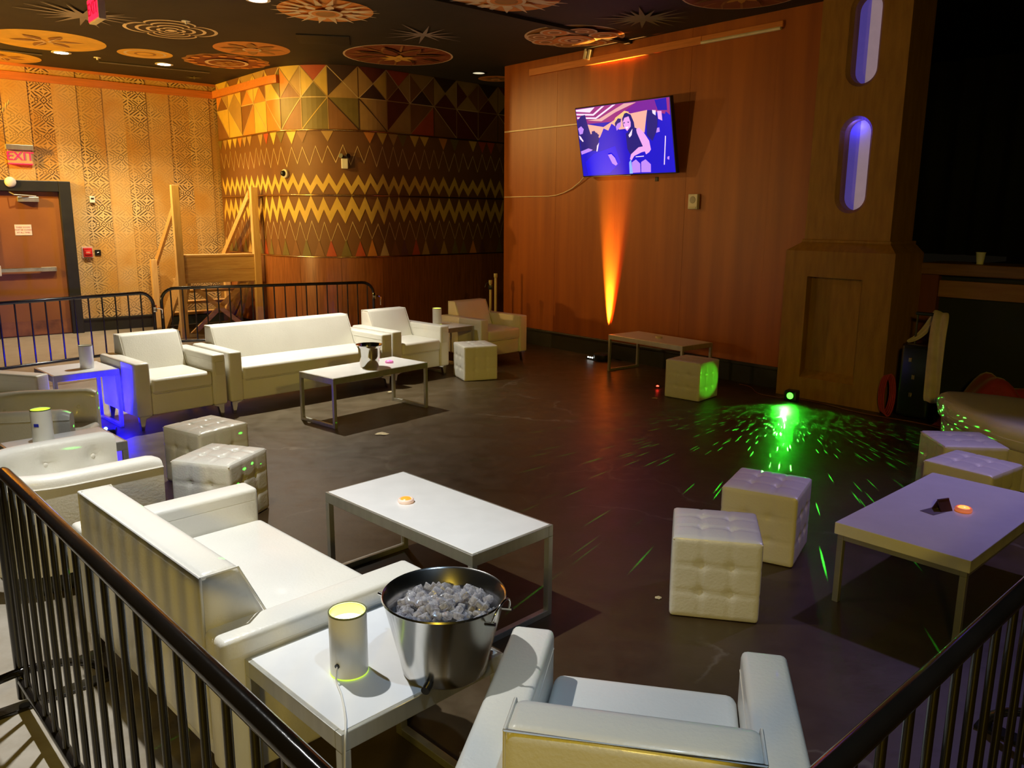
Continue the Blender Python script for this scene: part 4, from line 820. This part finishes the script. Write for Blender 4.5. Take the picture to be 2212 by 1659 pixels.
rings = [[b.bm.verts.new(q) for q in inset_ring(k, z)] for k, z in prof]
for A, C_ in zip(rings[:-1], rings[1:]):
    for k in range(len(A)): b.bm.faces.new((A[k], A[(k + 1) % len(A)], C_[(k + 1) % len(A)], C_[k]))
b.bm.faces.new(rings[-1]); b.bm.faces.new(rings[0][::-1])
cs = b.obj('seat_cushion', LEATHER, bench, True, 60)
B().tube([(q[0] * 0.992, q[1] * 0.992, 0.345) for q in [(p_.x * 1.009, p_.y * 1.009) for p_ in ol]], 0.003, 5, True).obj('seam', PIPING, cs, True)
b = B(); lo = [b.bm.verts.new(q) for q in inset_ring(0.95, 0.02)]; hi = [b.bm.verts.new(q) for q in inset_ring(0.96, 0.28)]
for k in range(len(lo)): b.bm.faces.new((lo[k], lo[(k + 1) % len(lo)], hi[(k + 1) % len(lo)], hi[k]))
b.bm.faces.new(lo[::-1]); b.bm.faces.new(hi); b.obj('base', LEATHER, bench, True, 50)
for q in (5, 20, 40, 60): B().lathe([(0, 0), (0.03, 0), (0.025, 0.025), (0, 0.025)], 12).obj('foot', BLACKTRIM, bench, loc=(ol[q].x * 0.85, ol[q].y * 0.85, 0))

# ------------------------------------------------------------------ lamps on the tables
def table_lamp(label, loc, lit, h=0.185, r=0.053, cord=None, spot_tag=False):
    t = thing('table_lamp', label, 'lamp', loc, 0, 'white cylinder lamps')
    B().lathe([(r * 0.98, 0.0), (r, 0.004), (r, h - 0.006), (r * 0.985, h), (r * 0.93, h), (r * 0.91, h - 0.008), (r * 0.91, 0.006), (0.0, 0.006), (0, 0)], 40).obj('glass_cylinder', GLASSLAMP, t, True, 50)
    if lit:
        B().lathe([(r * 0.905, 0.0), (r * 0.905, 0.030)], 40).obj('lime_lining', LIME, t, True).location = (0, 0, h - 0.033)
        B().lathe([(0, 0.008), (r * 0.6, 0.005), (r * 0.9, 0.0), (r * 0.9, -0.004), (0, -0.004)], 36).obj('glowing_disc', WAX if lit == 2 else WAXDIM, t, True).location = (0, 0, h - 0.042)
        B().lathe([(r * 0.99, 0.0008), (r * 1.01, 0.0008), (r * 1.01, 0.005), (r * 0.99, 0.005)], 40, closed=True).obj('base_glow_ring', LIME, t, True)
    else:
        B().lathe([(0, 0.0), (r * 0.9, 0.0), (r * 0.9, -0.004), (0, -0.004)], 36).obj('inner_disc', WHITEPLASTIC, t, True).location = (0, 0, h - 0.05)
    B().lathe([(r * 1.0, h - 0.004), (r * 1.012, h - 0.002), (r * 1.0, h + 0.001), (r * 0.95, h + 0.001)], 40, closed=True).obj('rim', mat('rim_dark', (0.16, 0.17, 0.05), 0.3), t, True)
    if spot_tag: B().box(-0.013, 0.013, -0.0545, -0.052, 0.11, 0.128, 0.001).obj('blue_sticker', mat('blue_sticker', (0.02, 0.03, 0.45), 0.5), t)
    if cord:
        B().lathe([(0, 0), (0.007, 0), (0.007, 0.004), (0, 0.004)], 12).obj('cord_hole', BLACKPLASTIC, t, loc=(-0.022, -0.0482, 0.043)).rotation_euler = (rad(90), 0, rad(-24))
        cd = B().tube(cord, 0.0028, 7).obj('cord', WHITEPLASTIC, t, True, 60)
        B().box(-0.010, 0.010, -0.007, 0.007, -0.026, 0.026, 0.005, 3).obj('cord_switch', WHITEPLASTIC, cd, loc=cord[-2])
    return t
lx, ly = AB(1.151, -1.79)[:2]
rel = lambda x, y, z: (x - lx, y - ly, z - 0.501)
ex_, ey_ = -0.415, 1.785      # table corner the cord leaves by
table_lamp('lit white cylinder lamp with a cord beside the big ice bucket', (lx, ly, 0.501), 2, cord=[(-0.022, -0.050, 0.043), (-0.024, -0.058, 0.036), (-0.024, -0.064, 0.015), (-0.018, -0.075, 0.004), (0.002, -0.12, 0.0035), (0.022, -0.18, 0.0035), (0.036, -0.23, 0.0035), (0.045, -0.275, 0.004), (0.047, -0.292, 0.0), (0.047, -0.298, -0.02), (0.044, -0.300, -0.10), (0.040, -0.300, -0.165), (0.036, -0.298, -0.30), (0.03, -0.29, -0.44)])
table_lamp('white cylinder lamp with a small blue sticker between the tub chairs', (*AB(1.24, -4.91)[:2], 0.501), 1, h=0.20, spot_tag=True)
table_lamp('unlit tan cylinder lamp on the side table lit blue', (-3.52, 6.62, 0.501), 0, h=0.19)
table_lamp('glowing cylinder lamp on the far side table', (-0.89, 9.55, 0.501), 2, h=0.19)

# ------------------------------------------------------------------ ice bucket with ice
bx_, by_ = -0.185, 2.10
bk = thing('ice_bucket', 'large steel ice bucket full of ice on the front side table', 'bucket', (bx_, by_, 0.501), 0)
B().lathe([(0, 0.0), (0.112, 0.0), (0.120, 0.008), (0.128, 0.05), (0.170, 0.222), (0.174, 0.226), (0.172, 0.231), (0.166, 0.227), (0.124, 0.05), (0.116, 0.012), (0, 0.010)], 64).obj('bucket_body', STEEL, bk, True, 50)
for sg_ in (1, -1):
    ang = rad(-28) if sg_ > 0 else rad(152); c, s = math.cos(ang), math.sin(ang)
    def hp(t_, rr, z): return (c * rr - s * t_, s * rr + c * t_, z)
    hd = B().tube([hp(0.048 * math.cos(rad(a)), 0.180 + 0.012 * math.sin(rad(a)) * sg_, 0.205 + 0.048 * math.sin(rad(a)) * sg_) for a in range(0, 181, 12)], 0.0032, 8).obj('ring_handle', CHROME, bk, True, 60)
    for q in (-1, 1): B().tube([hp(q * 0.048, 0.160, 0.200), hp(q * 0.048, 0.190, 0.205)], 0.0055, 8).obj('handle_peg', CHROME, hd, True, 40)
a_ = math.atan2(-1, -0.28)
B().tube([(0.118 * math.cos(a_), 0.118 * math.sin(a_), 0.022), (0.150 * math.cos(a_), 0.150 * math.sin(a_), 0.017)], 0.012, 14).obj('drain_plug', BLACKPLASTIC, bk, True, 40)
def ice_material():
    m = bpy.data.materials.new('clear_ice'); m.use_nodes = True; nt = m.node_tree; N = nt.nodes; L = nt.links; N.remove(N['Principled BSDF'])
    tr_ = N.new('ShaderNodeBsdfTransparent'); tr_.inputs[0].default_value = (0.93, 0.93, 0.97, 1)
    gl = N.new('ShaderNodeBsdfGlossy'); gl.inputs[0].default_value = (0.95, 0.95, 1.0, 1); gl.inputs['Roughness'].default_value = 0.07
    df = N.new('ShaderNodeBsdfDiffuse'); tl = N.new('ShaderNodeBsdfTranslucent'); df.inputs[0].default_value = (0.95, 0.94, 0.98, 1); tl.inputs[0].default_value = (0.95, 0.94, 0.98, 1)
    tc = N.new('ShaderNodeTexCoord'); nz = N.new('ShaderNodeTexNoise'); nz.inputs['Scale'].default_value = 90; nz.inputs['Detail'].default_value = 4; L.new(tc.outputs['Object'], nz.inputs['Vector'])
    bp = N.new('ShaderNodeBump'); bp.inputs['Strength'].default_value = 0.35; bp.inputs['Distance'].default_value = 0.004; L.new(nz.outputs[0], bp.inputs['Height']); L.new(bp.outputs[0], gl.inputs['Normal'])
    fr = N.new('ShaderNodeFresnel'); fr.inputs[0].default_value = 1.6; L.new(bp.outputs[0], fr.inputs['Normal'])
    m1 = N.new('ShaderNodeMixShader'); L.new(fr.outputs[0], m1.inputs[0]); L.new(tr_.outputs[0], m1.inputs[1]); L.new(gl.outputs[0], m1.inputs[2])
    m2 = N.new('ShaderNodeMixShader'); m2.inputs[0].default_value = 0.5; L.new(df.outputs[0], m2.inputs[1]); L.new(tl.outputs[0], m2.inputs[2])
    cr = N.new('ShaderNodeValToRGB'); cr.color_ramp.elements[0].position = 0.42; cr.color_ramp.elements[1].position = 0.75; cr.color_ramp.elements[0].color = (0.24, 0.24, 0.24, 1); cr.color_ramp.elements[1].color = (0.80, 0.80, 0.80, 1); L.new(nz.outputs[0], cr.inputs[0])
    m3 = N.new('ShaderNodeMixShader'); L.new(cr.outputs[0], m3.inputs[0]); L.new(m1.outputs[0], m3.inputs[1]); L.new(m2.outputs[0], m3.inputs[2])
    L.new(m3.outputs[0], N['Material Output'].inputs['Surface']); return m
ICE = ice_material()
ice_meshes = []
for k in range(6):
    rr = random.Random(k); b = B(); t_ = bmesh.new(); bmesh.ops.create_cube(t_, size=1.0)
    for v in t_.verts: v.co = Vector((v.co.x * rr.uniform(0.018, 0.030), v.co.y * rr.uniform(0.018, 0.028), v.co.z * rr.uniform(0.010, 0.022)))
    bmesh.ops.bevel(t_, geom=t_.edges[:], offset=0.002, segments=1, affect='EDGES'); b.merge(t_); ice_meshes.append(b.mesh('ice_cube', ICE, False))
rr = random.Random(77)
for k in range(190):
    lay = k % 4; ra = math.sqrt(rr.random()) * (0.141 if lay < 2 else 0.130); an = rr.random() * 2 * PI
    z = 0.150 + 0.012 * lay + 0.030 * (1 - (ra / 0.142) ** 2) + rr.uniform(-0.004, 0.004)
    o = bpy.data.objects.new('ice_cube', ice_meshes[k % 6]); COL.objects.link(o); o.location = (bx_ + ra * math.cos(an), by_ + ra * math.sin(an), 0.501 + z)
    o.rotation_euler = (rr.uniform(-0.9, 0.9), rr.uniform(-0.9, 0.9), rr.random() * 6); tag(o, 'clear ice cube heaped in the large steel bucket', 'ice cube', 'ice cubes in the large bucket')
b2 = thing('champagne_bucket', 'flared polished steel champagne bucket on the coffee table by the sofa', 'bucket', (-1.277, 7.165, 0.4300), 0)
B().lathe([(0, 0.0), (0.078, 0.0), (0.082, 0.006), (0.092, 0.10), (0.100, 0.17), (0.112, 0.192), (0.118, 0.196), (0.118, 0.202), (0.110, 0.200), (0.096, 0.17), (0.086, 0.10), (0.076, 0.010), (0, 0.008)], 48).obj('bucket_body', CHROME, b2, True, 50)

# puck lights
def puck(label, loc, glow, es, body=(0.80, 0.74, 0.70)):
    t = thing('puck_light', label, 'puck light', loc, 0, 'round puck lights')
    B().lathe([(0, 0), (0.036, 0), (0.038, 0.004), (0.038, 0.014), (0.033, 0.019), (0.030, 0.019), (0.028, 0.016), (0, 0.016)], 32).obj('puck_body', mat('puck_%d' % int(es * 10), body, 0.4, emis=glow if es else None, es=es * 0.10), t, True, 50)
    if es: B().lathe([(0.027, 0.0), (0.022, 0.006), (0.010, 0.010), (0, 0.011)], 28).obj('glowing_lens', mat('puck_lens_%d' % int(es * 10), (0.55, 0.16, 0.03), 0.3, emis=glow, es=es), t, True, 60).location = (0, 0, 0.015)
    return t
puck('orange glowing puck light on the middle coffee table', (-0.498, 3.656, 0.4300), (1.0, 0.22, 0.015), 1.7)
puck('red and yellow glowing puck light on the thick topped table', (2.17, 3.70, 0.3905), (1.0, 0.20, 0.04), 3.2, (0.8, 0.35, 0.3))
puck('pink puck light beside the champagne bucket', (-1.13, 7.36, 0.4300), (1.0, 0.12, 0.6), 1.4, (0.8, 0.3, 0.6))
puck('plain white puck on the far coffee table', (1.647, 9.063, 0.4300), (1, 1, 1), 0, (0.62, 0.52, 0.36))
cdm = mat('dark_card', (0.05, 0.02, 0.02), 0.5); cd = thing('table_card', 'dark folded table card beside the red puck light', 'card', (2.075, 3.715, 0.3905), 20)
B().prism([(-0.03, 0.0), (0.0, 0.055), (0.004, 0.055), (-0.024, 0.0)], 'x', -0.035, 0.035).prism([(0.03, 0.0), (0.0, 0.055), (-0.004, 0.055), (0.024, 0.0)], 'x', -0.035, 0.035).obj('tent_fold', cdm, cd)
tag(B().box(-0.05, 0.05, -0.035, 0.035, 0, 0.0015).obj('flat_card', mat('grey_card', (0.16, 0.13, 0.16), 0.4), loc=(2.02, 3.69, 0.3905), rz=0.5), 'flat dark card lying left of the folded table card', 'card')

# ------------------------------------------------------------------ floor lamps of the show
SPOTBLK = BLACKPLASTIC
up_ = thing('floor_uplight', 'black round floor uplight washing the orange wall with an amber beam', 'stage light', PT(-6.86, 7.40, 0), TA)
B().lathe([(0, 0.0), (0.10, 0.0), (0.115, 0.02), (0.115, 0.075), (0.10, 0.09), (0.08, 0.085), (0, 0.082)], 28).obj('lamp_housing', SPOTBLK, up_, True, 40)
B().box(-0.20, -0.02, -0.09, 0.06, 0.0, 0.045, 0.01).obj('power_box', SPOTBLK, up_)
for i in range(5): B().lathe([(0, 0.005), (0.008, 0.004), (0.010, 0)], 8).obj('led', mat('white_led', (1, 1, 1), 0.3, emis=(0.9, 1, 0.95), es=6), up_, loc=(-0.16 + 0.035 * i, -0.09 - 0.002, 0.03)).rotation_euler = (rad(90), 0, 0)
spot('uplight_beam', PT(-6.955, 7.555, 0.236), PT(-6.94, 7.594, 2.5), 5200, (1.0, 0.56, 0.14), 19, 1.0, 0.01)
spot('uplight_beam_red', PT(-6.93, 7.555, 0.236), PT(-6.80, 7.594, 2.4), 1500, (1.0, 0.13, 0.01), 17, 1.0, 0.01)
lz = thing('laser_projector', 'small laser projector glowing green at the foot of the column', 'stage light', PT(-4.11, 7.16, 0), -38)
B().box(-0.06, 0.06, -0.05, 0.06, 0.012, 0.11, 0.012).obj('laser_housing', SPOTBLK, lz)
B().box(-0.07, 0.07, -0.02, 0.02, 0.0, 0.012, 0.003).obj('laser_stand', SPOTBLK, lz)
B().lathe([(0, 0.022), (0.018, 0.018), (0.03, 0.006), (0.032, 0)], 20).obj('laser_lens', mat('laser_lens', (0.1, 0.9, 0.1), 0.2, emis=(0.04, 1.0, 0.02), es=9), lz, True, loc=(0, -0.05, 0.062)).rotation_euler = (rad(90), 0, 0)
lzp = Vector(PT(-4.115, 7.06, 0.13))
def laser(name, energy, aim, size, scale, thr, floor_, blend):
    o = spot(name, lzp, aim, energy, (0.04, 1.0, 0.03), size, blend, 0.004); l = o.data; l.use_nodes = True; nt = l.node_tree
    em = nt.nodes['Emission']; tc = nt.nodes.new('ShaderNodeTexCoord'); vo = nt.nodes.new('ShaderNodeTexVoronoi'); vo.inputs['Scale'].default_value = scale
    nt.links.new(tc.outputs['Normal'], vo.inputs['Vector'])
    lt = nt.nodes.new('ShaderNodeMath'); lt.operation = 'LESS_THAN'; lt.inputs[1].default_value = thr; nt.links.new(vo.outputs['Distance'], lt.inputs[0])
    mu = nt.nodes.new('ShaderNodeMath'); mu.operation = 'MULTIPLY_ADD'; mu.inputs[1].default_value = 2.0; mu.inputs[2].default_value = floor_; nt.links.new(lt.outputs[0], mu.inputs[0])
    nt.links.new(mu.outputs[0], em.inputs['Strength'])
    return o
laser('laser_dots', 7000, (2.15, 6.0, 0.0), 118, 92, 0.10, 0.0, 0.15)
spot('laser_glow', lzp, (2.50, 6.85, 0.0), 34, (0.02, 1.0, 0.02), 50, 1.0, 0.01)
spot('laser_side', lzp, (1.9, 7.85, 0.2), 10, (0.10, 1.0, 0.02), 30, 0.5, 0.01)
bl = thing('blue_floor_light', 'black floor light with two blue glowing lenses at the left', 'stage light', (-3.31, 6.36, 0), 20)
B().box(-0.10, 0.10, -0.05, 0.07, 0.0, 0.05, 0.01).obj('lamp_housing', SPOTBLK, bl)
for q in (-0.03, 0.03): B().lathe([(0, 0.014), (0.010, 0.011), (0.015, 0)], 12).obj('blue_lens', mat('blue_led', (0.3, 0.4, 1), 0.3, emis=(0.08, 0.22, 1.0), es=14), bl, True, loc=(q, -0.045, 0.06)).rotation_euler = (rad(60), 0, 0)
spot('blue_beam', (-3.33, 6.37, 0.07), (-3.45, 6.75, 0.34), 130, (0.004, 0.002, 1.0), 125, 0.4, 0.02)
spot('blue_spill', (-3.22, 6.33, 0.10), (-2.7, 6.0, 0.0), 10, (0.02, 0.005, 1.0), 110, 1.0, 0.02)
tag(B().lathe([(0, 0.012), (0.012, 0.008), (0.016, 0)], 10).obj('red_indicator', mat('red_led', (1, 0.1, 0.05), 0.3, emis=(1.0, 0.04, 0.02), es=10), None, True, loc=(1.52, 8.31, 0.03)), 'tiny red indicator light on the floor left of the far ottoman', 'indicator light')

# ------------------------------------------------------------------ odds and ends
for i, (x, y, h_, lab) in enumerate(((-0.235, 11.25, 0.985, 'taller cream stanchion post behind the far armchair'), (-0.31, 11.42, 0.88, 'shorter cream stanchion post with a clip behind the far armchair'))):
    t = thing('stanchion_post', lab, 'stanchion', (x, y, 0), 0, 'cream stanchion posts')
    B().lathe([(0, 0), (0.05 + 0.02 * i, 0), (0.05 + 0.02 * i, 0.012), (0.02, 0.02), (0.018, 0.03)], 24).obj('base', mat('cream_enamel', (0.55, 0.47, 0.22), 0.3), t, True, 40)
    B().tube([(0, 0, 0.02), (0, 0, h_ - 0.06)], 0.018, 12).obj('pole', mat('cream_enamel', (0.55, 0.47, 0.22), 0.3), t, True, 50)
    B().lathe([(0.018, h_ - 0.06), (0.026, h_ - 0.05), (0.026, h_), (0, h_)], 16).obj('cap', mat('cream_enamel', (0.55, 0.47, 0.22), 0.3), t, True, 40)
    if i: B().tube([(-0.02, 0, h_ - 0.03), (-0.06, 0, h_ - 0.05), (-0.075, 0, h_ - 0.10)], 0.008, 6).box(-0.03, 0.03, -0.03, 0.03, h_ - 0.13, h_ - 0.07, 0.004).obj('clip', BLACKPLASTIC, t, True, 40)
cse = thing('trolley_case', 'black upright trolley case standing beside the column', 'case', PT(-3.0, 7.34, 0), TA)
B().box(-0.14, 0.14, -0.10, 0.10, 0.04, 0.68, 0.03, 3).obj('case_body', mat('case_black', (0.010, 0.012, 0.008), 0.25), cse, True, 50)
for q in (-1, 1):
    B().tube([(q * 0.09, 0.05, 0.66), (q * 0.09, 0.05, 0.94)], 0.009, 8).obj('handle_tube', BLACKTRIM, cse, True)
    B().lathe([(0, -0.012), (0.04, -0.012), (0.04, 0.012), (0, 0.012)], 16).obj('wheel', BLACKPLASTIC, cse, loc=(q * 0.11, 0.06, 0.04)).rotation_euler = (0, rad(90), 0)
B().box(-0.11, 0.11, 0.035, 0.065, 0.93, 0.96, 0.01).obj('handle_grip', BLACKPLASTIC, cse)
for z, x in ((0.55, -0.05), (0.40, -0.01), (0.24, -0.02)): B().box(x - 0.012, x + 0.012, -0.108, -0.098, z - 0.02, z + 0.02, 0.003).obj('latch', BRASS, cse)
TOW = mat('beige_towel', (0.55, 0.44, 0.34), 0.85, var=0.15, scale=8, sheen=0.3)
tw = B(); cols = []
prof = [(0.15, -0.13, 0.20, 0.14), (0.15, -0.135, 0.36, 0.14), (0.145, -0.13, 0.52, 0.145), (0.145, -0.13, 0.68, 0.145), (0.14, -0.12, 0.82, 0.145), (0.135, -0.08, 0.94, 0.14), (0.11, -0.01, 0.99, 0.13), (0.06, 0.06, 0.96, 0.11), (0.0, 0.08, 0.87, 0.09), (-0.06, 0.08, 0.78, 0.07), (-0.11, 0.05, 0.72, 0.05), (-0.16, 0.0, 0.695, 0.03)]
for k, (x, yy, z, wd) in enumerate(prof):
    row = []; tl = max(0, (k - 5) / 6)
    for j in range(7):
        f = j / 6 - 0.5
        row.append(tw.bm.verts.new((x + wd * f * (1 - 0.5 * tl), yy + 0.014 * math.sin(j * 1.7 + k * 0.5) - wd * f * 0.5 * tl, z + 0.006 * math.sin(j * 1.3 + k) - wd * f * 0.8 * tl)))
    cols.append(row)
for A, C_ in zip(cols[:-1], cols[1:]):
    for k in range(6): tw.bm.faces.new((A[k], A[k + 1], C_[k + 1], C_[k]))
tow = tw.obj('draped_towel', TOW, None, True, None, loc=PT(-2.98, 7.34, 0), rz=rad(TA)); tag(tow, 'beige towel draped over the black trolley case handle', 'towel')
tow.rotation_euler = (0, 0, rad(TA)); md = tow.modifiers.new('solid', 'SOLIDIFY'); md.thickness = 0.012; md.offset = 0
md = tow.modifiers.new('sub', 'SUBSURF'); md.levels = 2; md.render_levels = 2
REDC = mat('red_cloth', (0.28, 0.008, 0.010), 0.75, var=0.25, scale=6, sheen=0.3)
b = B(); NX, NY = 34, 18; g_ = []
for i in range(NX):
    row = []
    for j in range(NY):
        u, v = i / (NX - 1), j / (NY - 1); env = math.sin(PI * min(1, u * 1.25)) ** 0.6 * math.sin(PI * v) ** 0.8
        z = 1.3 * env * (0.30 + 0.12 * math.sin(u * 7 + 0.6) + 0.06 * math.sin(u * 17 + v * 9) + 0.05 * math.sin(v * 13 - u * 5))
        row.append(b.bm.verts.new((u * 1.5, v * 0.55, max(0.004, z))))
    g_.append(row)
for i in range(NX - 1):
    for j in range(NY - 1): b.bm.faces.new((g_[i][j], g_[i + 1][j], g_[i + 1][j + 1], g_[i][j + 1]))
tag(b.obj('red_cloth_heap', REDC, None, True, None, loc=PT(-2.82, 7.25, 0), rz=rad(TA)), 'crumpled red cloth heaped on the floor behind the round bench', 'cloth')
CABLE = mat('red_cable', (0.34, 0.03, 0.015), 0.45)
co = thing('cable_coil', 'coiled red cable leaning between the column and the trolley case', 'cable', PT(-3.24, 7.27, 0), TA)
for k in range(4):
    B().tube([(0.02 * k - 0.03 + 0.05 * math.cos(rad(a)), -0.01 * k + 0.02, 0.20 + (0.17 + 0.008 * k) * math.sin(rad(a))) for a in range(0, 360, 18)], 0.0075, 7, True).obj('cable_loop', CABLE, co, True)
pts = []
for k in range(40):
    u = k / 39; s_ = -4.2 + 1.5 * u; pts.append(PT(s_, 7.28 - 0.10 * u + 0.03 * math.sin(u * 9), 0.006))
tag(B().tube(pts, 0.005, 6).obj('floor_cable', mat('brown_cable', (0.16, 0.05, 0.02), 0.5), None, True), 'thin brown cable lying along the foot of the column', 'cable')
pts = [PT(-4.9 + 0.5 * u, 7.45 - 0.25 * u + 0.05 * math.sin(u * 6), 0.005) for u in [k / 20 for k in range(21)]] + [PT(-4.25, 7.17, 0.01), PT(-4.17, 7.16, 0.03)]
tag(B().tube(pts, 0.004, 6).obj('power_cable', mat('brown_cable', (0.16, 0.05, 0.02), 0.5), None, True), 'thin power cable running from the wall to the laser projector', 'cable')
SCR = mat('paper_scrap', (0.50, 0.42, 0.26), 0.8)
for i, (x, y, r_, lab) in enumerate(((-1.063, 6.443, 0.055, 'pale crumpled scrap on the floor in front of the sofa table'), (0.70, 3.55, 0.018, 'tiny white scrap at the left foot of the nearest ottoman'), (1.42, 7.86, 0.03, 'small white tag at the foot of the far green lit ottoman'), (-1.22, 8.05, 0.05, 'pale leaf of paper lying under the sofa edge'))):
    rr = random.Random(i); b = B(); n = 11; c_ = b.bm.verts.new((0, 0, 0.012)); vs = [b.bm.verts.new((r_ * rr.uniform(0.6, 1.2) * math.cos(2 * PI * k / n), r_ * rr.uniform(0.5, 1.0) * math.sin(2 * PI * k / n), rr.uniform(0.001, 0.008))) for k in range(n)]
    for k in range(n): b.bm.faces.new((c_, vs[k], vs[(k + 1) % n]))
    tag(b.obj('paper_scrap', SCR, loc=(x, y, 0.0005)), lab, 'paper scrap')
